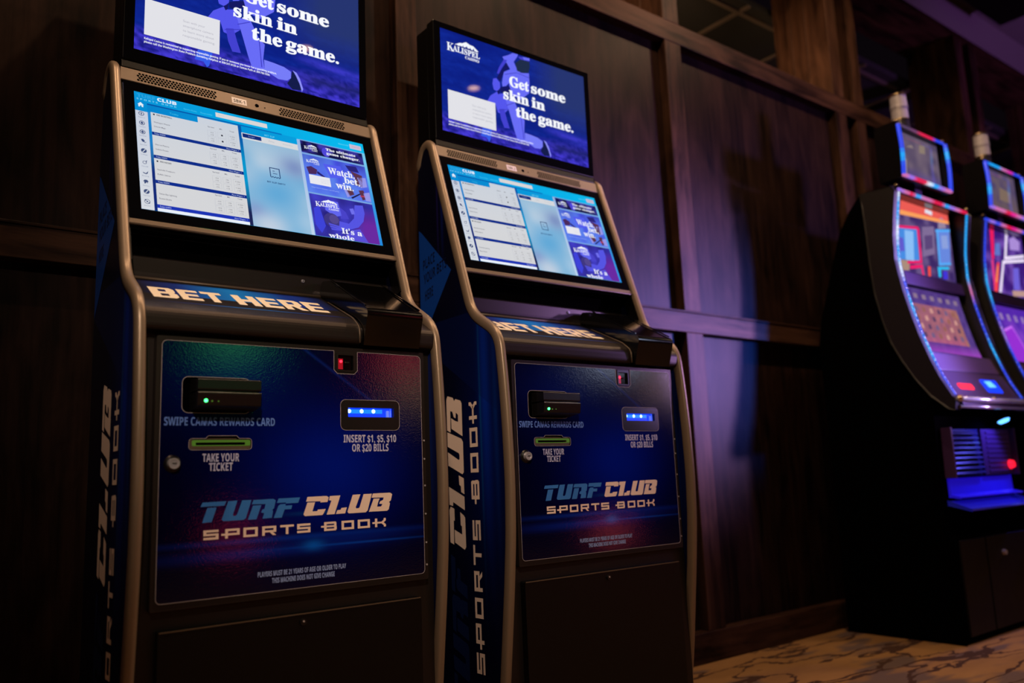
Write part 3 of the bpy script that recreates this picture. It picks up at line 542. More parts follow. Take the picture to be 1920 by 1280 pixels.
    mb.flat([[(0.755, 0.655), (0.815, 0.655), (0.822, 0.78), (0.79, 0.80), (0.748, 0.75)]], T, D * 6, 0, L(96, 100, 238)); mb.flat([[(0.82, 0.70), (0.845, 0.74), (0.855, 0.80), (0.815, 0.81)]], T, D * 6, 0, sk2)
    blob(0.772, 0.838, 0.037, 0.066, L(62, 54, 128), D * 6.5); blob(0.782, 0.826, 0.022, 0.042, L(82, 70, 140), D * 6.6)
    mb.flat([[(0.806, 0.835), (0.850, 0.845), (0.880, 0.785), (0.895, 0.655), (0.936, 0.645), (0.938, 0.72), (0.925, 0.80), (0.895, 0.865), (0.850, 0.90), (0.800, 0.925), (0.775, 0.92), (0.800, 0.895)]], T, D * 7, 0, sk)
    for q in range(3): mb.flat([[(0.752 + q * 0.004, 0.868 + q * 0.022), (0.805, 0.882 + q * 0.014), (0.806, 0.896 + q * 0.014), (0.755 + q * 0.004, 0.884 + q * 0.022)]], T, D * (7.2 + q * 0.1), 0, sk)
    mb.flat([[(0.866, 0.70), (0.885, 0.69), (0.890, 0.745), (0.872, 0.75)]], T, D * 7, 0, L(110, 110, 236)); mb.flat([[(0.695, 0.75), (0.722, 0.72), (0.738, 0.90), (0.715, 0.97), (0.692, 0.90)]], T, D * 6, 0, L(60, 66, 216))
    mb.flat([[(0.86, 0.90), (0.90, 0.88), (0.93, 0.995), (0.80, 0.995), (0.84, 0.94)]], T, D * 6, 0, L(88, 80, 216))
    mountain_logo(mb, T, 0.706, 0.650, 0.815, 0.745, D * 8, wh)
    text(mb, T, "It's a", 0.808, 0.905, 0.945, 0.050, D * 9, wh, 'serif', off=0.012)
    text(mb, T, 'whole', 0.744, 0.863, 0.999, 0.040, D * 9, wh, 'serif', off=0.012)
    return mb

def door_print():
    """printed vinyl: dark navy sheet, blue centre, two light streaks and a facet line"""
    m = bpy.data.materials.new('door print'); m.use_nodes = True; nt = m.node_tree; p = nt.nodes['Principled BSDF']; X = NX(nt)
    tc = nt.nodes.new('ShaderNodeTexCoord'); sp = nt.nodes.new('ShaderNodeSeparateXYZ'); nt.links.new(tc.outputs['Object'], sp.inputs['Vector'])
    x = X.m('ADD', sp.outputs['X'], KO[0]); z = X.m('ADD', sp.outputs['Z'], KO[2])
    def spot(cx, cz, rx, rz): return X.m('MULTIPLY', X.gauss(X.m('DIVIDE', X.m('SUBTRACT', x, cx), rx)), X.gauss(X.m('DIVIDE', X.m('SUBTRACT', z, cz), rz)))
    base = X.mixc(spot(0.36, 0.24, 0.17, 0.13), (0.0004, 0.0006, 0.018, 1), (0.0006, 0.010, 0.30, 1))
    base = X.mixc(X.m('MULTIPLY', spot(0.16, 0.42, 0.14, 0.10), 0.8), base, (0.0012, 0.006, 0.13, 1))
    def streak(z0, slope, wd, cx, rx): return X.m('MULTIPLY', X.gauss(X.m('DIVIDE', X.lin(-slope, x, 1.0, z, -z0), wd)), X.gauss(X.m('DIVIDE', X.m('SUBTRACT', x, cx), rx)))
    base = X.mixc(X.m('MULTIPLY', streak(0.1045, 0.002, 0.0055, 0.30, 0.26), 0.75), base, (0.002, 0.034, 0.42, 1))
    base = X.mixc(X.m('MULTIPLY', streak(0.079, 0.006, 0.011, 0.22, 0.20), 0.7), base, (0.002, 0.022, 0.34, 1))
    base = X.mixc(X.m('MULTIPLY', streak(0.083, 0.002, 0.0022, 0.42, 0.16), 0.8), base, (0.003, 0.070, 0.60, 1))
    base = X.mixc(X.m('MULTIPLY', streak(0.094, 0.004, 0.010, 0.40, 0.14), 0.5), base, (0.002, 0.022, 0.36, 1))
    base = X.mixc(X.m('MULTIPLY', streak(0.152, 0.003, 0.004, 0.32, 0.06), 0.5), base, (0.002, 0.06, 0.30, 1))
    base = X.mixc(X.m('MULTIPLY', spot(0.322, 0.086, 0.022, 0.010), 0.9), base, (0.003, 0.12, 0.70, 1))
    dg = X.m('MULTIPLY', X.gauss(X.m('DIVIDE', X.lin(0.676, x, 1.0, z, -0.709), 0.004)), X.m('MULTIPLY', X.m('GREATER_THAN', z, 0.37), X.m('GREATER_THAN', x, 0.26)))
    base = X.mixc(X.m('MULTIPLY', dg, 0.6), base, (0.004, 0.02, 0.22, 1))
    nt.links.new(base, p.inputs['Base Color']); p.inputs['Roughness'].default_value = 0.10; p.inputs['Specular IOR Level'].default_value = 0.5
    nz = nt.nodes.new('ShaderNodeTexNoise'); nz.inputs['Scale'].default_value = 330; nz.inputs['Detail'].default_value = 2; nt.links.new(tc.outputs['Object'], nz.inputs['Vector'])
    bp = nt.nodes.new('ShaderNodeBump'); bp.inputs['Strength'].default_value = 0.22; bp.inputs['Distance'].default_value = 0.0006
    nt.links.new(nz.outputs['Fac'], bp.inputs['Height']); nt.links.new(bp.outputs['Normal'], p.inputs['Normal'])
    return m
def side_print():
    """printed side sheet: near-black navy with lighter blue upright bands by the front edge"""
    m = bpy.data.materials.new('side print'); m.use_nodes = True; nt = m.node_tree; p = nt.nodes['Principled BSDF']; X = NX(nt)
    tc = nt.nodes.new('ShaderNodeTexCoord'); sp = nt.nodes.new('ShaderNodeSeparateXYZ'); nt.links.new(tc.outputs['Object'], sp.inputs['Vector'])
    y = X.m('ADD', sp.outputs['Y'], KO[1]); z = X.m('ADD', sp.outputs['Z'], KO[2])
    def band(c, wd, zc, rz): return X.m('MULTIPLY', X.gauss(X.m('DIVIDE', X.m('SUBTRACT', y, c), wd)), X.gauss(X.m('DIVIDE', X.m('SUBTRACT', z, zc), rz)))
    c = X.mixc(band(0.06, 0.11, 0.30, 0.32), (0.0012, 0.0014, 0.012, 1), (0.001, 0.006, 0.085, 1))
    c = X.mixc(X.m('MULTIPLY', band(0.062, 0.022, 0.48, 0.30), 0.9), c, (0.002, 0.034, 0.42, 1))
    c = X.mixc(X.m('MULTIPLY', band(0.085, 0.004, 0.42, 0.30), 0.6), c, (0.004, 0.09, 0.36, 1))
    c = X.mixc(X.m('MULTIPLY', band(0.018, 0.010, 0.40, 0.26), 0.7), c, (0.002, 0.03, 0.24, 1))
    c = X.mixc(X.m('MULTIPLY', band(0.245, 0.006, 1.0, 0.12), 0.6), c, (0.003, 0.012, 0.16, 1))
    c = X.mixc(X.m('MULTIPLY', band(0.268, 0.004, 1.0, 0.14), 0.5), c, (0.02, 0.012, 0.14, 1))
    up = X.m('MULTIPLY', X.m('GREATER_THAN', X.lin(-0.62, y, 1.0, z, -0.376), 0.0), X.m('LESS_THAN', z, 0.66))
    c = X.mixc(X.m('MULTIPLY', up, 0.35), c, (0.002, 0.010, 0.10, 1))
    nt.links.new(c, p.inputs['Base Color']); p.inputs['Roughness'].default_value = 0.34
    return m
M_door = door_print(); M_side = side_print()
M_sb = dict(off=KO)

PROF = fillet([(0.062, -0.505), (0.046, -0.41), (0.026, -0.285), (-0.004, -0.06), (-0.018, 0.07), (-0.0235, 0.20), (-0.0205, 0.34), (-0.012, 0.47), (0.000, 0.583), (0.118, 0.655), (0.2985, 1.198), (0.318, 1.214), (0.345, 1.206), (0.368, 1.16), (0.3755, 1.0), (0.3755, -0.505)], 0.045, 6)
def side_poly():
    return [(y, z) for y, z in PROF]

def make_kiosk(number):
    nm = 'blue and black betting kiosk with a white sticker reading SBK-%d' % number
    t = thing('betting_kiosk', nm, 'kiosk', (0, 0, 0), 0, 'betting kiosks along the panelled wall')
    K = dict(parent=t, off=KO)
    # carcass
    b = MB(); prof = fillet([(0.016, -0.505), (0.016, 0.522), (-0.012, 0.525), (-0.014, 0.566), (0.020, 0.589), (0.2095, 0.677), (0.206, 0.727), (0.212, 0.729), (0.235, 0.760), (0.235, 0.800), (0.345, 1.165), (0.350, 1.195), (0.368, 1.17), (0.372, 1.0), (0.372, -0.505)], 0.016, 5)
    b.prism_x(prof, -0.0295, 0.632); b.build('cabinet', M_case, bevel=0.0015, **K)
    b = MB(); b.box(-0.029, 0.631, 0.2130, 0.2345, 0.7275, 0.790); b.box(-0.029, 0.631, 0.165, 0.2345, 0.775, 0.790); b.build('recess_lining', M_void, **K)
    b = MB(); b.tube([(-0.0285, 0.207, 0.6785), (0.440, 0.207, 0.6785)], 0.0040, 10); b.build('crease_bend', M_bar, smooth=True, **K)  # rounded crease; paler bronze stands in for the light it catches
    b = MB(); b.disc((0.391, 0.2062, 0.7135), (0, -1, 0), 0.0045, 0.003, 16, 0, 0.0036); b.disc((0.391, 0.2030, 0.7135), (0, -1, 0), 0.0018, 0.0004, 8, 1); b.build('screw', [M_chrome, M_ink], **K)
    # sides with their prints
    for nme, x0, x1 in (('side_panel', -0.0460, -0.0300), ('side_panel', 0.6325, 0.6485)):
        b = MB(); b.prism_x(side_poly(), x0, x1); sp = b.build(nme, M_side, **K)
        if x0 < 0:
            b = MB(); T = F_side
            tri = [(0.357, 0.945), (0.203, 0.798), (0.330, 0.655), (0.372, 0.610), (0.372, 0.955)]
            b.flat([tri], T, 0.0003, 0, L(10, 62, 150))
            for s, y0, y1, zb in (('PLACE', 0.352, 0.287, 0.828), ('YOUR BETS', 0.350, 0.226, 0.784), ('HERE', 0.345, 0.300, 0.732)):
                text(b, lambda u, v, h=0.0: T(u, v + (0.350 - u) * 0.22, h), s, y0, y1, zb, 0.030, 0.0006, L(6, 14, 46), 'bold', flip=1)
            # door lettering turned to read upwards
            def up(u, v, h=0.0):  # u along the line, v across it
                return T(0.170 + (v - 0.147) * 1.90, 0.026 + (u - 0.299) * 1.94, h)
            turf_poly(b, up, CLUB, 0.0004, CREAM); turf_poly(b, lambda u, v, h=0.0: up(u, v, h), TURF, 0.0004, L(10, 26, 70))
            def up2(u, v, h=0.0): return T(0.1005 + (v - 0.113) * 1.95, 0.418 + (u - 0.498) * 1.715, h)
            sb_word(b, up2, 0.0004, CREAM)
            b.build('side_lettering', M_print, sp, KO)
    for x in (-0.0385, 0.6405):
        path = [(y, z, 1.0 if i < len(PROF) - 12 else max(0.30, 1 - 0.16 * (i - len(PROF) + 12))) for i, (y, z) in enumerate(PROF)]
        b = MB(); b.sweep(path, x, 0.0108, 0.0150, 16); b.build('edge_trim', M_bronze, smooth=True, **K)
    # BET HERE shelf print
    b = MB(); T = F_slope
    def shelf(u, v):
        c = mix(L(10, 8, 24), L(0, 46, 150), clamp((u + 0.01) * 9)); c = mix(c, L(0, 128, 225), clamp((u - 0.08) * 9) * clamp((0.33 - u) * 8) * (0.75 + 0.25 * vn(u * 30, v * 2, 7))); c = mix(c, L(2, 8, 40), clamp((u - 0.36) * 14)); return c
    b.grid(T, -0.027, 0.0, 0.4315, 0.955, 46, 4, shelf, 0.0006)
    A = (0.95, 0.81, 0.64, 1); kx = 0.0485; H0, H1 = 0.165, 0.625
    def bl(x, kind, wdt):
        q = lambda a, c: (x + a * wdt + 0.006 * (c), H0 + c * (H1 - H0))
        P = {'B': [[(0, 0), (.86, 0), (1, .14), (1, .40), (.90, .50), (.98, .60), (.98, .86), (.84, 1), (0, 1)], [(.34, .18), (.34, .40), (.66, .40), (.66, .18)], [(.34, .60), (.34, .82), (.64, .82), (.64, .60)]],
             'E': [[(0, 0), (1, 0), (1, .21), (.36, .21), (.36, .40), (.92, .40), (.92, .60), (.36, .60), (.36, .79), (1, .79), (1, 1), (0, 1)]],
             'T': [[(.33, 0), (.67, 0), (.67, .77), (1, .77), (1, 1), (0, 1), (0, .77), (.33, .77)]],
             'H': [[(0, 0), (.34, 0), (.34, .38), (.66, .38), (.66, 0), (1, 0), (1, 1), (.66, 1), (.66, .60), (.34, .60), (.34, 1), (0, 1)]],
             'R': [[(0, 0), (.34, 0), (.34, .34), (.46, .34), (.68, 0), (1.04, 0), (.78, .36), (.98, .50), (.98, .86), (.84, 1), (0, 1)], [(.34, .56), (.34, .80), (.64, .80), (.64, .56)]]}[kind]
        b.flat([[q(*c) for c in lp] for lp in P], T, 0.0009, 0, A)
    for ch, x, wd in (('B', 0.002, 0.053), ('E', 0.0605, 0.0435), ('T', 0.1105, 0.045), ('H', 0.180, 0.052), ('E', 0.2385, 0.0445), ('R', 0.2895, 0.0495), ('E', 0.3455, 0.048)): bl(x, ch, wd)
    b.build('shelf_print', M_print, **K)
    # chute at the right of the shelf
    b = MB(); ch = fillet([(-0.022, 0.521), (-0.046, 0.600), (0.152, 0.709), (0.200, 0.716), (0.210, 0.670), (0.02, 0.578), (0.0, 0.521)], 0.014, 6)
    b.prism_x(ch, 0.4375, 0.5835); ct = b.build('ticket_chute', M_gloss, bevel=0.0022, **K)
    for x0, x1 in ((0.4375, 0.4415), (0.5795, 0.5835)): b = MB(); b.prism_x([(-0.030, 0.6105), (0.150, 0.7095), (0.150, 0.7125), (-0.030, 0.6140)], x0, x1); b.build('chute_rim', M_gloss, ct, KO, bevel=0.001)
    b = MB(); b.tube(fillet([(0.432, 0.150, 0.652), (0.432, 0.016, 0.589), (0.432, -0.0145, 0.562), (0.432, -0.0145, 0.527)], 0.02, 6), 0.0022, 8); b.build('shelf_lip', M_bar, smooth=True, **K)
    # touch screen
    b = MB(); S = lambda z, d: (glass_y(z) + 0.949 * d, z - 0.315 * d)
    b.prism_x([S(0.7985, 0), S(1.1715, 0), S(1.1715, 0.02), S(0.7985, 0.02)], -0.0235, 0.6258); ts = b.build('touch_screen', M_glass, bevel=0.001, **K)
    touch_mb = touch_image(); touch_mb.build('screen_picture', M_screen, ts, KO)
    b = MB(); b.prism_x([S(1.1715, -0.001), S(1.2085, -0.001), S(1.2085, 0.03), S(1.1715, 0.03)], -0.0270, 0.6290); sb = b.build('speaker_bar', M_bar, bevel=0.0012, **K)
    FB = lambda u, v, h=0.0: (u, glass_y(1.1715 + v) - 0.001 - 0.949 * h, 1.1715 + v + 0.315 * h)
    for x0, x1 in ((0.0075, 0.197), (0.3605, 0.552)):
        b = MB(); n = int((x1 - x0) / 0.0078)
        for r in range(4):
            for i in range(n):
                cx = x0 + 0.004 + i * 0.0078 + (0.0039 if r % 2 else 0); cz = 0.0085 + r * 0.0062
                b.flat([[(cx + 0.0033 * math.cos(q * math.pi / 3 + 0.5), cz + 0.0031 * math.sin(q * math.pi / 3 + 0.5)) for q in range(6)]], FB, 0.0003, 0)
        b.build('speaker_grille', M_void, sb, KO)
    b = MB(); b.rect(FB, 0.236, 0.0085, 0.2745, 0.0265, 0.0004)
    text(b, FB, 'SBK-%d' % number, 0.2405, 0.2700, 0.0125, 0.0095, 0.0006, None, 'bold', flip=1, mat=1)
    b.build('number_sticker', [M_white, M_ink], sb, KO, label='white sticker reading SBK-%d' % number)
    b = MB(); c = FB(0.3015, 0.0175); b.disc(c, (0, -0.949, 0.315), 0.0052, 0.0008, 20); c = FB(0.3225, 0.0165); b.disc(c, (0, -0.949, 0.315), 0.0018, 0.0008, 12); b.build('camera_lens', M_glass, sb, KO)
    b = MB(); b.prism_x([S(0.7985, -0.001), S(0.7860, -0.001), (0.200, 0.777), (0.205, 0.7985)], -0.0270, 0.6290); b.build('lower_bezel', M_bar, bevel=0.002, **K)
    b = MB(); b.prism_x([(0.1615, 0.7855), (0.198, 0.7760), (0.198, 0.7745), (0.1625, 0.7840)], -0.0265, 0.6285); b.build('bezel_underside', M_case, **K)
    for x0, x1 in ((-0.0295, -0.0240), (0.6262, 0.6318)):
        b = MB(); b.prism_x([S(0.70, 0.004), S(1.2085, 0.004), S(1.2085, 0.04), S(0.70, 0.04)], x0, x1); b.build('screen_cheek', M_black, **K)
    # upper display
    b = MB(); b.box(-0.0235, 0.6255, 0.2985, 0.337, 1.2308, 1.6215); ud = b.build('upper_display', M_black, bevel=0.004, **K)
    b = MB(); b.rect(lambda u, v, h=0.0: (u, 0.2975, v), -0.0215, 1.2330, 0.6235, 1.6195); b.build('display_glass', M_glass, ud, KO)
    upper_image().build('screen_picture', M_screen, ud, KO)
    b = MB(); b.box(-0.0225, 0.6245, 0.3375, 0.401, 1.235, 1.6125); b.build('display_housing', M_black, ud, KO, bevel=0.004)
    b = MB(); b.prism_x([(0.3000, 1.2300), (0.297, 1.2105), (0.36, 1.2105), (0.36, 1.2300)], -0.0235, 0.6255); b.build('display_chin', M_black, bevel=0.001, **K)
    # door with cut-outs
    outer = rrect(-0.0055, -0.0125, 0.6060, 0.5150, 0.004); lf = rrect(0.0040, 0.0005, 0.5965, 0.5065, 0.010)
    notch = [(0.4290, 0.5065), (0.4290, 0.4635), (0.4210, 0.4555), (0.3800, 0.4555), (0.3720, 0.4635), (0.3720, 0.5065)]
    i0 = next(i for i, q in enumerate(lf) if q[0] < 0.3 and q[1] > 0.4)
    sheet = lf[:i0] + notch + lf[i0:]
    card = rrect(0.0440, 0.3620, 0.1830, 0.4355, 0.013); bill = rrect(0.3865, 0.3285, 0.5365, 0.3975, 0.012)
    tick = rrect(0.0590, 0.2885, 0.1865, 0.3120, 0.007); i1 = next(i for i, q in enumerate(tick) if q[0] < 0.12 and q[1] > 0.30)
    tick = tick[:i1] + [(0.1600, 0.3120), (0.1550, 0.3175), (0.0970, 0.3175), (0.0920, 0.3120)] + tick[i1:]
    scan = rrect(0.3775, 0.4610, 0.4235, 0.5035, 0.004)
    holes = [card[::-1], bill[::-1], tick[::-1]]
    b = MB(); b.plate([outer] + holes + [scan[::-1]], -0.0045, 0.0155); dr = b.build('door', M_case, bevel=0.0012, **K)
    b = MB(); b.plate([sheet] + holes, -0.0058, -0.0045); b.build('door_graphic', M_door, dr, KO)
    b = MB()
    for lp in (sheet, card, bill, tick): b.plate([lp, inset(lp, 0.0009)[::-1]], -0.0062, -0.0057)
    b.build('graphic_edge', M_line, dr, KO)
    T = F_door; I = L(192, 192, 226); I_shaded = L(92, 128, 212); I3 = L(150, 172, 232)  # swipe text dimmed and blued for the card reader's shadow on it
    for nme, rows in (('swipe_lettering', (('SWIPE CAMAS REWARDS CARD', 0.0115, 0.2355, 0.3375, 0.0165, I_shaded),)), ('ticket_lettering', (('TAKE YOUR', 0.0865, 0.1605, 0.2655, 0.0160, I), ('TICKET', 0.0995, 0.1475, 0.2470, 0.0160, I))),
                      ('bill_lettering', (('INSERT $1, $5, $10', 0.3935, 0.5265, 0.3020, 0.0165, I), ('OR $20 BILLS', 0.4140, 0.5060, 0.2815, 0.0165, I))),
                      ('notice_lettering', (('PLAYERS MUST BE 21 YEARS OF AGE OR OLDER TO PLAY', 0.2010, 0.3970, 0.0315, 0.0100, I3), ('THIS MACHINE DOES NOT GIVE CHANGE', 0.2310, 0.3700, 0.0170, 0.0100, I3)))):
        b = MB()
        for s, u0, u1, zb, cap, c in rows: text(b, T, s, u0, u1, zb, cap, 0, c, 'bold', flip=1, off=0.008)
        b.build(nme, M_print, dr, KO)
    b = MB(); turf_poly(b, T, TURF, 0, (0.035, 0.20, 0.62, 1)); turf_poly(b, T, CLUB, 0, CREAM); sb_word(b, T, 0, CREAM); b.build('logo_lettering', M_print, dr, KO)
    b = MB()
    for z in (0.305, 0.262, 0.20, 0.135, 0.07, 0.02): b = MB(); b.disc((0.6022, -0.0045, z), (0, -1, 0), 0.0022, 0.0012, 10); b.build('hinge_rivet', M_chrome, dr, KO)
    # card reader
    b = MB(); b.box(0.040, 0.187, 0.010, 0.0155, 0.358, 0.440); cr = b.build('card_reader', M_void, **K)
    b = MB(); b.prism_x(fillet([(0.0, 0.4040), (-0.050, 0.4040), (-0.0500, 0.4265), (0.0, 0.4300)], 0.003, 3), 0.062, 0.1885); b.prism_x(fillet([(0.0, 0.3660), (-0.048, 0.3735), (-0.052, 0.4005), (0.0, 0.4005)], 0.003, 3), 0.062, 0.1885); b.box(0.066, 0.182, -0.046, 0.008, 0.399, 0.4055); b.build('reader_head', M_plastic, cr, KO, bevel=0.0012)
    b = MB(); b.disc((0.0775, -0.0492, 0.3830), (0, -1, 0.05), 0.0034, 0.0022, 16); b.build('green_light', M_green, cr, KO)
    b = MB(); b.disc((0.0895, -0.0494, 0.3822), (0, -1, 0.05), 0.0018, 0.0012, 12); b.disc((0.1020, -0.0494, 0.3822), (0, -1, 0.05), 0.0014, 0.0012, 12); b.build('small_lights', M_greendim, cr, KO)
    # ticket slot
    b = MB(); b.box(0.055, 0.190, 0.012, 0.0155, 0.285, 0.321); sl = b.build('ticket_slot', M_void, **K)
    b = MB(); b.plate([rrect(0.0610, 0.2905, 0.1845, 0.3100, 0.005), rrect(0.0735, 0.2985, 0.1730, 0.3035, 0.001)[::-1]], -0.0035, 0.012); b.prism_x([(-0.004, 0.3095), (0.004, 0.3150), (0.010, 0.3150), (0.010, 0.3095)], 0.096, 0.156); b.build('slot_mouth', M_bar, sl, KO, bevel=0.0012)
    b = MB(); b.plate([rrect(0.0660, 0.2968, 0.1838, 0.3085, 0.003), rrect(0.0735, 0.2985, 0.1730, 0.3040, 0.001)[::-1]], -0.0041, -0.0034); b.build('green_light', M_greendim, sl, KO)
    # note acceptor
    b = MB(); b.box(0.384, 0.539, 0.012, 0.0155, 0.3255, 0.400); ba = b.build('bill_acceptor', M_void, **K)
    b = MB(); b.plate([rrect(0.3885, 0.3305, 0.5345, 0.3955, 0.010), rrect(0.4050, 0.3585, 0.5215, 0.3795, 0.001)[::-1]], -0.0065, 0.004); b.build('acceptor_bezel', M_plastic, ba, KO, bevel=0.0025)
    b = MB(); b.box(0.4045, 0.5220, 0.0045, 0.0075, 0.3580, 0.3800); b.build('slot_light', M_blue, ba, KO)
    b = MB(); b.box(0.4055, 0.4960, 0.0030, 0.0044, 0.3675, 0.3765); b.build('light_strip', M_cyan, ba, KO)
    for x in (0.4125, 0.4435, 0.4735): b = MB(); b.disc((x, 0.0030, 0.3725), (0, -1, 0), 0.0048, 0.0020, 14, 0, 0.0030); b.build('white_light', M_bluew, ba, KO)
    b = MB(); b.box(0.5060, 0.5125, 0.0005, 0.004, 0.3590, 0.3740); b.box(0.5160, 0.5180, 0.0005, 0.004, 0.3590, 0.3785); b.build('slot_guide', mat('clear blue guide', (0.3, 0.45, 0.9, 1), 0.2, rvar=0.03, emit=L(50, 90, 235), es=0.8), ba, KO)
    # barcode scanner
    b = MB(); b.box(0.374, 0.427, 0.012, 0.0155, 0.458, 0.508); sn = b.build('ticket_scanner', M_void, **K)
    b = MB(); b.plate([rrect(0.3770, 0.4600, 0.4240, 0.5045, 0.004), rrect(0.3815, 0.4635, 0.4190, 0.4975, 0.002)[::-1]], -0.0068, 0.010); b.build('scanner_bezel', M_plastic, sn, KO, bevel=0.0018)
    b = MB(); b.box(0.3815, 0.4190, -0.0003, 0.0016, 0.4635, 0.4975); b.build('scanner_window', M_gloss, sn, KO)
    b = MB(); b.rect(lambda u, v, h=0.0: (u, -0.0008, v), 0.3840, 0.4660, 0.3960, 0.4900); b.build('red_glow', M_reddim, sn, KO)
    b = MB(); b.disc((0.3905, -0.0012, 0.4835), (0, -1, 0), 0.0030, 0.002, 14); b.build('red_light', M_red, sn, KO)
    b = MB(); b.box(0.400, 0.411, -0.004, -0.0004, 0.4795, 0.4835); b.build('scanner_prism', M_case, sn, KO, bevel=0.001)
    # key lock
    b = MB(); b.disc((0.0292, -0.0058, 0.2630), (0, -1, 0), 0.0175, 0.0045, 28, 0, 0.0135); kl = b.build('key_lock', M_plastic, bevel=0.001, **K)
    b = MB(); b.disc((0.0292, -0.0100, 0.2630), (0, -1, 0), 0.0112, 0.0085, 28, 0, 0.0105); b.ring((0.0292, -0.0184, 0.2630), (0, -1, 0), 0.0075, 0.0105, 0.0012); b.build('lock_barrel', M_chrome, kl, KO)
    b = MB(); b.box(0.0258, 0.0338, -0.0193, -0.0180, 0.2622, 0.2642); b.build('keyhole', M_ink, kl, KO)
    # lower door
    b = MB(); b.plate([rrect(0.0110, -0.4550, 0.5860, -0.0500, 0.003)], -0.004, 0.0158); ld = b.build('lower_door', M_black, bevel=0.002, **K)
    b = MB(); b.box(0.0130, 0.5840, -0.0050, -0.0035, -0.0530, -0.0506); b.build('door_edge', M_bar, ld, KO)
    b = MB(); b.disc((0.2990, -0.004, -0.0680), (0, -1, 0), 0.0070, 0.004, 16); b.disc((0.2990, -0.0078, -0.0665), (0, -1, 0), 0.0022, 0.001, 10, 1); b.build('door_latch', [M_plastic, M_chrome], ld, KO)
    b = MB(); b.box(-0.020, 0.622, 0.045, 0.37, -Z0, -0.500); b.build('plinth', M_void, **K)
    return t

k1 = make_kiosk(1)
k1.location = (KO[0], KO[1], 0)
def copy_tree(o, parent=None):
    c = o.copy(); COL.objects.link(c); c.parent = parent
    for ch in list(o.children): copy_tree(ch, c)
    return c
k2 = copy_tree(k1)
yaw = -0.00498; pv = Vector((0, 0.2764)); q = Vector((KO[0], KO[1])) - pv
q = Vector((math.cos(yaw) * q.x - math.sin(yaw) * q.y, math.sin(yaw) * q.x + math.cos(yaw) * q.y)) + pv + Vector((0.88263, 0.00322))
k2.location = (q.x, q.y, 0); k2.rotation_euler = (0, 0, yaw)
k2['label'] = 'blue and black betting kiosk stickered SBK-2, between the other kiosk and the slot machines'
for part in k2.children_recursive:
    if part.name.startswith('number_sticker'):
        b = MB(); FB = lambda u, v, h=0.0: (u, glass_y(1.1715 + v) - 0.001 - 0.949 * h, 1.1715 + v + 0.315 * h)
        b.rect(FB, 0.236, 0.0085, 0.2745, 0.0265, 0.0004); text(b, FB, 'SBK-2', 0.2405, 0.2700, 0.0125, 0.0095, 0.0006, None, 'bold', flip=1, mat=1)
        tmp = b.build('number_sticker', [M_white, M_ink], None, KO); part.data = tmp.data; bpy.data.objects.remove(tmp); part['label'] = 'white sticker reading SBK-2'
# ---------------------------------------------------------------- slot machines
SO = (3.35, 0.15, -Z0)
LP = [(-0.013, 1.362), (0.006, 1.25), (0.017, 1.169), (0.0215, 1.062), (0.014, 1.000), (0.002, 0.919), (-0.019, 0.819), (-0.043, 0.721), (-0.076, 0.618), (-0.105, 0.541), (-0.143, 0.466)]
def lp_y(z):
    for (ya, za), (yb, zb) in zip(LP, LP[1:]):
        if zb <= z <= za: return ya + (yb - ya) * (za - z) / (za - zb)
    return LP[0][0] if z > LP[0][1] else LP[-1][0]
def smooth_path(p, n=3):
    for _ in range(n - 1):
        q = [p[0]]
        for a, b_ in zip(p, p[1:]): q += [tuple(a[i] * .75 + b_[i] * .25 for i in range(len(a))), tuple(a[i] * .25 + b_[i] * .75 for i in range(len(a)))]
        p = q + [p[-1]]
    return p
M_shell = mat('black gloss shell', (0.0025, 0.002, 0.0025, 1), 0.22, spec=0.3, rvar=0.05, bscale=30)
M_shell2 = mat('dark grey shell', (0.013, 0.011, 0.011, 1), 0.36, rvar=0.05, bscale=40)
M_led = attr_mat('lit strip', True, 0.25)
M_gold = mat('gold rimmed ring', (0.85, 0.62, 0.35, 1), 0.2, 1.0, rvar=0.05)
M_milk = mat('milky lamp cover', (0.36, 0.33, 0.36, 1), 0.35, rvar=0.05)
M_tray = mat('blue acrylic tray', (0.02, 0.03, 0.5, 1), 0.25, rvar=0.05, emit=L(36, 10, 215), es=0.42)  # emission gives the tray its blue light
M_belly = mat('dark wood belly door', (0.004, 0.0018, 0.0020, 1), 0.5, spec=0.2, rvar=0.05, bscale=20)
M_purple_lit = mat('purple tinted plastic', (0.055, 0.022, 0.085, 1), 0.4, spec=0.25, rvar=0.05)  # purple light on belly and neck put into the plastic colour
def led_cols(seq):
    """n colours spread along a strip"""
    return lambda t: mix(seq[min(len(seq) - 1, int(t * len(seq)))], seq[min(len(seq) - 1, int(t * len(seq)) + 1)], clamp((t * len(seq)) % 1 * 1.6 - 0.3))
def strip_sweep(mb, path, x, a, fn):
    n = len(path)
    for i in range(n - 1): mb.sweep([path[i], path[i + 1]], x, a, a, 10, 0, fn(i / (n - 1)))
def strip_x(mb, x0, x1, y, z, w, hh, fn, n=26):
    for i in range(n):
        a = x0 + (x1 - x0) * i / n; b_ = x0 + (x1 - x0) * (i + 1) / n; c = fn(i / n)
        p = [(a, y, z), (b_, y, z), (b_, y, z + hh), (a, y, z + hh), (a, y - w, z), (b_, y - w, z), (b_, y - w, z + hh), (a, y - w, z + hh)]
        mb.add(p, [[0, 1, 2, 3], [4, 7, 6, 5], [0, 4, 5, 1], [3, 2, 6, 7], [0, 3, 7, 4], [1, 5, 6, 2]], 0, c)
P_bl, P_cy, P_wh, P_pk, P_rd, P_pu = L(40, 70, 235), L(20, 165, 250), L(215, 230, 250), L(205, 110, 170), L(225, 25, 70), L(150, 110, 225)

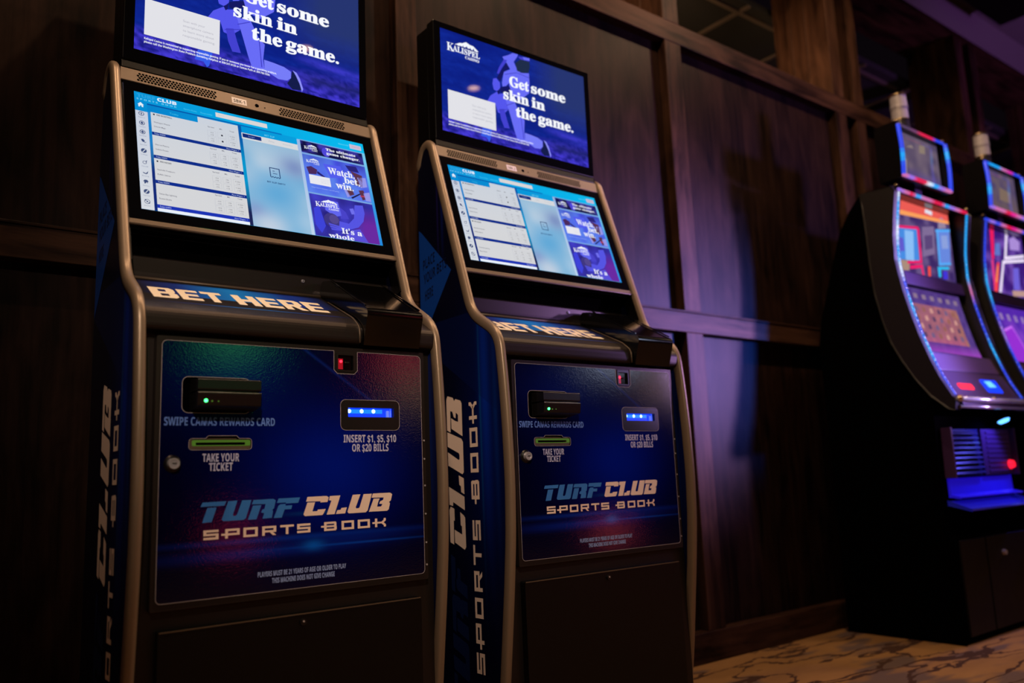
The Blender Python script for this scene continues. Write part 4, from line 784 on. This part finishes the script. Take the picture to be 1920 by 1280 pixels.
def slot_pictures(kind):
    T = lambda u, v, h=0.0: (u - 0.03, 0.046 - h, v - 0.012); D = 0.0004
    up = MB(); dk = L(64, 42, 104)
    up.grid(T, 3.085, 1.035, 3.632, 1.382, 40, 26, (lambda u, v: mix(L(60, 40, 100), L(104, 84, 132), clamp(vn(u * 22, v * 26, 51) * 1.8 - 0.5))) if kind == 1 else (lambda u, v: mix(L(60, 26, 120), L(120, 80, 180), clamp(vn(u * 20, v * 22, 53) * 1.8 - 0.7))))
    q = lambda h, c, *lp: up.flat([list(lp)], T, D * h, 0, c)
    if kind == 1:
        q(1, L(236, 92, 84), (3.10, 1.315), (3.632, 1.345), (3.632, 1.382), (3.10, 1.382)); q(2, L(250, 160, 92), (3.10, 1.305), (3.632, 1.335), (3.632, 1.350), (3.10, 1.328)); q(3, L(222, 226, 240), (3.40, 1.355), (3.47, 1.352), (3.475, 1.372), (3.41, 1.374))
        pk = L(236, 30, 104); cy_ = L(84, 172, 250)
        q(1, L(70, 140, 225), (3.10, 1.095), (3.295, 1.112), (3.305, 1.262), (3.10, 1.240)); q(2, L(140, 190, 245), (3.17, 1.10), (3.245, 1.105), (3.27, 1.245), (3.19, 1.24)); q(2, L(96, 90, 205), (3.10, 1.13), (3.17, 1.14), (3.17, 1.20), (3.10, 1.20))
        q(3, pk, (3.12, 1.240), (3.326, 1.262), (3.318, 1.275), (3.12, 1.252)); q(3, pk, (3.300, 1.115), (3.318, 1.110), (3.328, 1.268), (3.306, 1.262)); q(3, pk, (3.18, 1.083), (3.318, 1.103), (3.316, 1.116), (3.18, 1.096))
        q(1, L(128, 108, 150), (3.335, 1.135), (3.455, 1.165), (3.475, 1.30), (3.36, 1.28)); q(2, L(92, 70, 120), (3.36, 1.17), (3.44, 1.19), (3.45, 1.255), (3.37, 1.24))
        q(1, L(150, 132, 160), (3.515, 1.295), (3.60, 1.31), (3.595, 1.345), (3.565, 1.360), (3.53, 1.345)); q(1, L(104, 136, 222), (3.495, 1.12), (3.60, 1.14), (3.628, 1.295), (3.515, 1.285)); q(2, L(140, 160, 220), (3.53, 1.20), (3.595, 1.21), (3.60, 1.275), (3.535, 1.265))
        for lp in (((3.487, 1.275), (3.632, 1.297), (3.632, 1.310), (3.487, 1.288)), ((3.478, 1.12), (3.494, 1.122), (3.512, 1.286), (3.494, 1.286)), ((3.478, 1.112), (3.60, 1.130), (3.60, 1.142), (3.478, 1.124))): q(3, cy_, *lp)
        q(3, pk, (3.20, 1.062), (3.318, 1.082), (3.318, 1.098), (3.20, 1.078)); q(3, pk, (3.306, 1.045), (3.324, 1.046), (3.318, 1.096), (3.300, 1.092)); q(3, L(245, 80, 66), (3.36, 1.048), (3.384, 1.050), (3.392, 1.097), (3.366, 1.095))
        q(3, L(40, 190, 245), (3.462, 1.055), (3.485, 1.058), (3.49, 1.095), (3.575, 1.105), (3.575, 1.118), (3.462, 1.104)); q(3, L(66, 52, 215), (3.505, 1.05), (3.55, 1.055), (3.553, 1.095), (3.51, 1.09)); q(1, L(170, 140, 120), (3.10, 1.045), (3.19, 1.055), (3.205, 1.10), (3.10, 1.095))
    else:
        rd = L(240, 28, 92); wt = L(240, 226, 252)
        q(2, rd, (3.222, 1.22), (3.248, 1.22), (3.292, 1.385), (3.246, 1.382)); q(2, L(225, 60, 130), (3.20, 1.05), (3.226, 1.05), (3.240, 1.215), (3.212, 1.215))
        q(3, wt, (3.375, 1.242), (3.398, 1.242), (3.455, 1.382), (3.430, 1.382)); q(3, wt, (3.375, 1.234), (3.632, 1.278), (3.632, 1.294), (3.375, 1.250))
        q(3, wt, (3.345, 1.210), (3.632, 1.254), (3.632, 1.270), (3.345, 1.226)); q(3, wt, (3.255, 1.05), (3.282, 1.05), (3.368, 1.222), (3.345, 1.218)); q(3, L(246, 66, 74), (3.195, 1.045), (3.238, 1.048), (3.305, 1.21), (3.275, 1.206)); q(4, L(250, 150, 84), (3.23, 1.10), (3.246, 1.10), (3.285, 1.19), (3.272, 1.19))
        q(1, L(170, 140, 215), (3.46, 1.30), (3.58, 1.31), (3.60, 1.36), (3.53, 1.38), (3.47, 1.36)); q(1, L(110, 96, 215), (3.44, 1.08), (3.52, 1.09), (3.54, 1.21), (3.47, 1.20)); q(1, L(190, 150, 140), (3.42, 1.045), (3.60, 1.06), (3.60, 1.09), (3.42, 1.075)); q(1, L(96, 120, 200), (3.262, 1.245), (3.33, 1.25), (3.345, 1.32), (3.29, 1.31))
    lo = MB(); S = lambda u, v, h=0.0: (u, lp_y(v) + 0.036 - h, v)
    if kind == 1:
        lo.grid(S, 3.045, 0.665, 3.60, 0.965, 30, 24, lambda u, v: mix(mix(L(70, 40, 120), L(92, 70, 140), vn(u * 30, v * 40, 61)), L(170, 70, 200), clamp((0.72 - v) * 14)))
        def pay(u, v):
            n = vn(u * 40, v * 36, 71); a = mix(L(138, 84, 108), L(178, 108, 116), n); a = mix(a, L(186, 84, 136), clamp((0.76 - v) * 12)); return mix(a, L(170, 120, 70), clamp((u - 3.45) * 12) * n)
        lo.grid(S, 3.105, 0.715, 3.53, 0.892, 54, 30, pay, 0.0006)
        for r in range(4):
            for c in range(6):
                x = 3.125 + c * 0.068; z = 0.735 + r * 0.040
                lo.flat([[(x, z), (x + 0.030, z + 0.002), (x + 0.028, z + 0.024), (x + 0.004, z + 0.022)]], S, 0.0009, 0, (L(90, 62, 96), L(206, 150, 140), L(150, 96, 84), L(112, 92, 130))[(r * 5 + c * 3) % 4])
        for c in range(7): lo.rect(S, 3.08 + c * 0.075, 0.918, 3.115 + c * 0.075, 0.940, 0.0008, L(140, 116, 140))
    else:
        lo.grid(S, 3.045, 0.665, 3.60, 0.965, 30, 24, lambda u, v: mix(L(84, 40, 170), L(140, 70, 205), clamp(vn(u * 14, v * 16, 81) + (0.75 - v) * 3)))
        lo.flat([[(3.06, 0.81), (3.26, 0.86), (3.34, 0.68), (3.14, 0.665)]], S, 0.0006, 0, L(150, 48, 210)); lo.flat([[(3.06, 0.80), (3.255, 0.85), (3.265, 0.865), (3.06, 0.815)]], S, 0.0009, 0, L(205, 110, 245)); lo.flat([[(3.255, 0.85), (3.268, 0.865), (3.35, 0.69), (3.335, 0.68)]], S, 0.0009, 0, L(190, 96, 240)); lo.flat([[(3.12, 0.71), (3.26, 0.735), (3.24, 0.775), (3.14, 0.76)]], S, 0.0009, 0, L(178, 120, 205))
        for c in range(6): lo.rect(S, 3.08 + c * 0.085, 0.89, 3.115 + c * 0.085, 0.925, 0.0008, L(150, 120, 180))
    tp = MB(); U = lambda u, v, h=0.0: (u, -0.026 - h, v)
    tp.grid(U, 3.022, 1.432, 3.412, 1.648, 30, 20, (lambda u, v: mix(mix(L(78, 66, 96), L(112, 96, 112), vn(u * 22, v * 30, 91)), L(92, 70, 160), clamp((1.50 - v) * 9))) if kind == 1 else (lambda u, v: mix(mix(L(74, 62, 104), L(104, 88, 96), vn(u * 20, v * 30, 93)), L(104, 84, 84), clamp((1.54 - v) * 8))))
    if kind == 1:
        tp.flat([[(3.045, 1.45), (3.095, 1.445), (3.11, 1.52), (3.075, 1.55), (3.085, 1.60), (3.05, 1.59), (3.06, 1.54)]], U, D, 0, L(150, 134, 122)); tp.flat([[(3.235, 1.58), (3.29, 1.585), (3.295, 1.625), (3.245, 1.62)]], U, D, 0, L(138, 122, 110)); tp.flat([[(3.12, 1.585), (3.19, 1.59), (3.17, 1.605)]], U, D, 0, L(136, 120, 120))
    else: tp.flat([[(3.20, 1.50), (3.33, 1.50), (3.34, 1.56), (3.22, 1.57)]], U, D, 0, L(124, 104, 92))
    return up, lo, tp
def slot_leds(kind):
    a = MB(); c = MB(); e = MB(); path = smooth_path(LP, 3)
    seqA = [P_wh, P_cy, P_wh, P_cy, P_wh, P_bl, P_cy, P_bl, P_cy, P_bl, P_bl] if kind == 1 else [P_bl, P_bl, P_bl, P_cy, P_cy, P_bl, P_pu, P_bl, P_bl, P_bl]
    seqB = [P_cy, P_cy, P_cy, P_cy, P_pk, P_bl, P_bl, P_cy, P_bl, P_bl]
    strip_sweep(a, path, 3.0215, 0.0085, led_cols(seqA)); strip_sweep(c, path, 3.6570, 0.0085, led_cols(seqB))
    strip_x(e, 3.02, 3.66, -0.012, 1.366, 0.008, 0.013, led_cols([P_pu, P_pk, P_rd, P_cy, P_pk, P_pk, P_rd, P_rd, P_cy, P_pu, P_pk, P_rd] if kind == 1 else [P_bl, P_pu, P_bl, P_pk, P_rd, L(230, 30, 150), P_pk, P_bl, P_cy, P_bl]))
    return a, c, e
def top_leds(kind):
    a = MB(); c = MB(); e = MB(); g = MB()
    col = [P_bl, P_bl, P_bl, P_cy, P_bl]; pth = [(-0.056 - 0.006 * math.sin(math.pi * i / 12), 1.652 - 0.226 * i / 12) for i in range(13)]
    strip_sweep(a, pth, 3.005, 0.0085, led_cols(col)); strip_sweep(c, pth, 3.432, 0.0085, led_cols(col[::-1]))
    strip_x(e, 3.00, 3.436, -0.050, 1.418, 0.012, 0.012, led_cols([P_pk, P_pu, P_rd, P_rd, P_wh, P_cy, P_pu, P_pk] if kind == 1 else [P_pu, P_pk, P_pk, P_rd, L(230, 40, 150), P_pk, P_pu]), 20)
    strip_x(g, 3.01, 3.425, -0.050, 1.652, 0.006, 0.010, led_cols([L(80, 60, 90), L(80, 60, 90), L(110, 60, 100), P_rd, P_rd, P_bl] if kind == 1 else [P_bl, P_cy, P_cy, P_pk, L(220, 40, 170), P_bl]), 20)
    return a, c, e, g

def make_slot():
    t = thing('slot_machine', 'curved black slot machine with orange banner and pink framed reels, beside the wood panelling', 'slot machine', (SO[0], SO[1], 0), 0, 'slot machines along the panelled wall')
    K = dict(parent=t, off=SO)
    front = [(lp_y(z) + 0.080, z) for z in (1.35, 1.25, 1.17, 1.06, 1.0, 0.92, 0.82, 0.72, 0.62, 0.54, 0.47)]
    b = MB(); b.prism_x(front + [(-0.10, 0.430), (-0.060, 0.395), (-0.050, -0.09), (-0.076, -0.10), (-0.076, -0.505), (0.420, -0.505), (0.420, 0.75), (0.400, 0.86), (0.365, 0.96), (0.317, 1.10), (0.266, 1.239), (0.212, 1.325), (0.147, 1.390), (0.03, 1.385)], 3.004, 3.696); b.build('cabinet', M_void, bevel=0.004, **K)
    rear = [(-0.150, 0.408), (-0.126, 0.412), (-0.061, 0.471), (-0.007, 0.545), (0.042, 0.633), (0.080, 0.715), (0.105, 0.815), (0.126, 0.935), (0.134, 1.078), (0.134, 1.20), (0.138, 1.33), (0.142, 1.388)]
    for x0, x1 in ((2.990, 3.034), (3.645, 3.700)):
        b = MB(); b.prism_x([(y - 0.004, z) for y, z in LP] + [(-0.160, 0.440)] + rear + [(0.0, 1.388)], x0, x1); b.build('side_fairing', M_shell2, smooth=False, bevel=0.004, **K)
    A, Bq, Cq = slot_leds(1)
    A.build('light_strip', M_led, smooth=True, **K); Bq.build('light_strip', M_led, smooth=True, **K); Cq.build('top_light_strip', M_led, **K)
    b = MB(); b.prism_x([(-0.012, 1.360), (-0.012, 1.388), (0.06, 1.388), (0.06, 1.368)], 3.03, 3.65); b.build('brow', M_shell, bevel=0.003, **K)
    for x in (3.012, 3.668): b = MB(); b.disc((x, -0.012, 1.388), (0, 0, 1), 0.012, 0.010, 16, 0, 0.008); b.build('corner_stud', M_gold, **K)
    b = MB(); b.prism_x([(lp_y(1.01) + 0.020, 1.030), (lp_y(1.01) + 0.012, 0.972), (0.06, 0.972), (0.075, 1.030)], 3.03, 3.65); b.build('mid_bar', mat('purple black plastic', (0.030, 0.012, 0.045, 1), 0.3, rvar=0.05), bevel=0.004, **K)
    b = MB(); b.prism_x([(lp_y(0.655) + 0.022, 0.662), (lp_y(0.59) + 0.010, 0.580), (0.02, 0.580), (0.05, 0.662)], 3.03, 3.65); b.build('lower_bar', mat('purple tinted plastic', (0.09, 0.05, 0.11, 1), 0.35, rvar=0.05), bevel=0.006, **K)
    up, lo, tp = slot_pictures(1)
    b = MB(); b.box(3.035, 3.645, 0.047, 0.052, 1.02, 1.372); s1 = b.build('reel_screen', M_glass, **K); up.build('screen_picture', M_screen, s1, SO)
    b = MB(); b.prism_x([(lp_y(z) + 0.037, z) for z in (0.97, 0.92, 0.82, 0.72, 0.66)] + [(lp_y(z) + 0.045, z) for z in (0.66, 0.72, 0.82, 0.92, 0.97)], 3.035, 3.645); s2 = b.build('pay_screen', M_glass, **K); lo.build('screen_picture', M_screen, s2, SO)
    # button deck
    b = MB(); b.prism_x([(-0.165, 0.452), (-0.165, 0.425), (-0.10, 0.425), (-0.04, 0.56), (lp_y(0.575) + 0.012, 0.580), (-0.142, 0.470)], 3.03, 3.65); dk = b.build('button_deck', mat('deck plastic', (0.06, 0.035, 0.07, 1), 0.3, rvar=0.05), bevel=0.004, **K)
    DK = lambda u, v, h=0.0: (u, lp_y(v) + 0.006 - h * 0.8, v + h * 0.4)
    for nme, x0, x1, z0, z1, m in (('bet_button', 3.115, 3.245, 0.496, 0.522, glow('red button light', L(255, 42, 60), 1.6)), ('spin_button', 3.36, 3.51, 0.488, 0.548, glow('blue button light', L(20, 60, 255), 1.3))):
        b = MB(); b.plate([rrect(x0, z0, x1, z1, 0.010)], -0.010, 0.004, 0, lambda a, c, h: (a, lp_y(c) + 0.008 + h, c)); b.build(nme, m, dk, SO, bevel=0.002)
    b = MB(); b.flat([[(3.40, 0.512), (3.475, 0.515), (3.45, 0.542), (3.385, 0.540)]], lambda u, v, h=0.0: (u, lp_y(v) - 0.0035, v), 0); b.build('button_face', glow('pale blue face', L(110, 200, 255), 1.3), dk, SO)
    b = MB(); b.tube([(3.00, -0.166, 0.448), (3.35, -0.172, 0.448), (3.695, -0.166, 0.448)], 0.011, 12); b.build('deck_rail', M_chrome, smooth=True, **K)
    b = MB(); b.tube([(3.02, -0.160, 0.420), (3.68, -0.160, 0.420)], 0.007, 10); b.build('under_rail', M_chrome, smooth=True, **K)
    for x in (3.006, 3.31, 3.694): b = MB(); b.disc((x, -0.168, 0.452), (0, -1, 0.3), 0.014, 0.012, 16, 0, 0.009); b.build('rail_stud', M_gold, **K)
    # belly: lamp, slats, tray
    b = MB(); b.disc((3.50, -0.120, 0.372), (0, -0.4, -1), 0.026, 0.010, 18, 0, 0.020); b.build('deck_lamp', glow('deck lamp', L(90, 170, 255), 3), **K)
    for x in (3.045, 3.641): b = MB(); b.box(x, x + 0.011, -0.100, -0.05, 0.135, 0.34); b.build('belly_frame', M_purple_lit, bevel=0.002, **K)
    b = MB(); b.box(3.06, 3.36, -0.066, -0.055, 0.140, 0.335)
    for i in range(9): b.prism_x([(-0.066, 0.150 + i * 0.0205), (-0.090, 0.150 + i * 0.0205), (-0.084, 0.158 + i * 0.0205), (-0.066, 0.163 + i * 0.0205)], 3.062, 3.345 - 0.004 * i)
    b.build('louvre_panel', mat('blue lit slats', (0.018, 0.020, 0.10, 1), 0.35, spec=0.25, rvar=0.05), bevel=0.001, **K)  # blue light on the slats put into their base colour
    b = MB(); b.box(3.36, 3.64, -0.078, -0.055, 0.140, 0.335)
    for i in range(9): b.box(3.40, 3.63, -0.082, -0.078, 0.150 + i * 0.0205, 0.160 + i * 0.0205)
    b.build('speaker_panel', M_purple_lit, bevel=0.001, **K)
    b = MB(); b.disc((3.600, -0.082, 0.180), (0, -1, 0.1), 0.021, 0.018, 22, 0, 0.015); b.build('red_knob', glow('red knob light', L(255, 26, 50), 1.5), **K)
    b = MB(); b.prism_x([(-0.055, 0.132), (-0.055, 0.060), (-0.100, 0.054), (-0.104, 0.060), (-0.066, 0.070), (-0.062, 0.132)], 3.058, 3.64); b.build('coin_tray', M_tray, bevel=0.002, **K)
    b = MB(); b.prism_x([(-0.060, 0.028), (-0.150, 0.006), (-0.152, 0.014), (-0.060, 0.046)], 3.03, 3.67); b.build('tray_shelf', mat('blue lit shelf', (0.02, 0.03, 0.35, 1), 0.15, rvar=0.03, emit=L(12, 10, 130), es=0.3), bevel=0.002, **K)
    b = MB(); b.box(3.04, 3.26, -0.084, -0.070, -0.48, -0.11); b.box(3.27, 3.66, -0.084, -0.070, -0.48, -0.11); dd = b.build('lower_door', M_belly, bevel=0.003, **K)
    b = MB(); b.disc((3.415, -0.084, -0.185), (0, -1, 0), 0.013, 0.012, 18, 0, 0.010); b.build('door_lock', M_chrome, dd, SO)
    # top box and candle
    b = MB(); b.prism_x(fillet([(-0.050, 1.412), (-0.056, 1.540), (-0.050, 1.668), (0.010, 1.668), (0.050, 1.640), (0.050, 1.440), (0.012, 1.412), (-0.050, 1.412)], 0.01, 3)[:-1], 2.996, 3.014); b.prism_x([(-0.050, 1.412), (-0.056, 1.54), (-0.050, 1.668), (0.012, 1.668), (0.012, 1.412)], 3.424, 3.441); b.box(3.0, 3.44, -0.024, 0.050, 1.412, 1.668); b.box(3.0, 3.44, -0.050, -0.020, 1.412, 1.430); b.box(3.0, 3.44, -0.048, -0.020, 1.650, 1.668)
    tb = b.build('top_box', M_shell, bevel=0.002, **K); tp.build('screen_picture', M_screen, tb, SO)
    for m_, n_ in zip(top_leds(1), ('side_strip', 'side_strip', 'lower_strip', 'upper_strip')): m_.build(n_, M_led, tb, SO)
    for x in (3.006, 3.432): b = MB(); b.disc((x, -0.045, 1.668), (0, 0, 1), 0.011, 0.009, 16, 0, 0.008); b.build('corner_stud', M_gold, tb, SO)
    b = MB(); b.box(3.19, 3.25, -0.01, 0.04, 1.38, 1.415); b.build('top_box_neck', M_purple_lit, **K)
    cx, cyy = 3.215, 0.03
    b = MB(); b.disc((cx, cyy, 1.668), (0, 0, 1), 0.040, 0.075, 24, 0, 0.037); cn = b.build('candle', M_shell2, **K)
    for z0 in (1.752, 1.812): b = MB(); b.disc((cx, cyy, z0), (0, 0, 1), 0.0365, 0.052, 26, 0, 0.0355); b.build('lamp_tier', M_milk, cn, SO)
    for z0 in (1.743, 1.804, 1.864): b = MB(); b.ring((cx, cyy, z0), (0, 0, 1), 0.026, 0.039, 0.008, 26); b.build('lamp_ring', M_chrome if z0 == 1.804 else M_gold, cn, SO)
    b = MB(); b.disc((cx, cyy, 1.866), (0, 0, 1), 0.028, 0.012, 22, 0, 0.020); b.build('lamp_cap', M_milk, cn, SO)
    return t
s1 = make_slot()
s2 = copy_tree(s1); s2.location = (SO[0] + 0.832, SO[1] - 0.004, 0)
s2['label'] = 'curved black slot machine with white and red neon frames on a purple screen'
up, lo, tp = slot_pictures(2); A, Bq, Cq = slot_leds(2); tl = list(top_leds(2)); swap = {}
def put(o, mb, m, sm=False):
    x = mb.build('picture', m, None, SO, smooth=sm); o.data = x.data; bpy.data.objects.remove(x)
strips = [A, Bq]; sides = [tl[0], tl[1]]
for o in s2.children_recursive:
    n = o.name.split('.')[0]; pn = o.parent.name.split('.')[0]
    if n == 'screen_picture': put(o, {'reel_screen': up, 'pay_screen': lo, 'top_box': tp}[pn], M_screen)
    elif n == 'light_strip' and strips: put(o, strips.pop(0), M_led, True)
    elif n == 'top_light_strip': put(o, Cq, M_led)
    elif n == 'lower_strip': put(o, tl[2], M_led)
    elif n == 'upper_strip': put(o, tl[3], M_led)
for i in range(2):    # blue lamps under the button decks
    x = 3.45 + 0.832 * i
    light('deck_light', 'SPOT', (x, -0.22, 0.40), (x - 0.12, -0.05, 0.10), 7.0, (0.12, 0.10, 1.0), spot_size=R(110), spot_blend=0.6, shadow_soft_size=0.02)

# black unit on the ceiling by the soffit
t = thing('ceiling_unit', 'plain black box fixed under the purple lit ceiling above the slot machines', 'ceiling box', (4.732, -0.112, CZ + Z0))
b = MB(); b.box(-0.40, 0.40, -0.35, 0.35, -0.15, -0.012); b.build('housing', M_black, t, (0, 0, 0), bevel=0.01)
b = MB(); b.box(-0.34, 0.34, -0.29, 0.29, -0.012, 0.0); b.build('mounting_plate', M_void, t, (0, 0, 0))
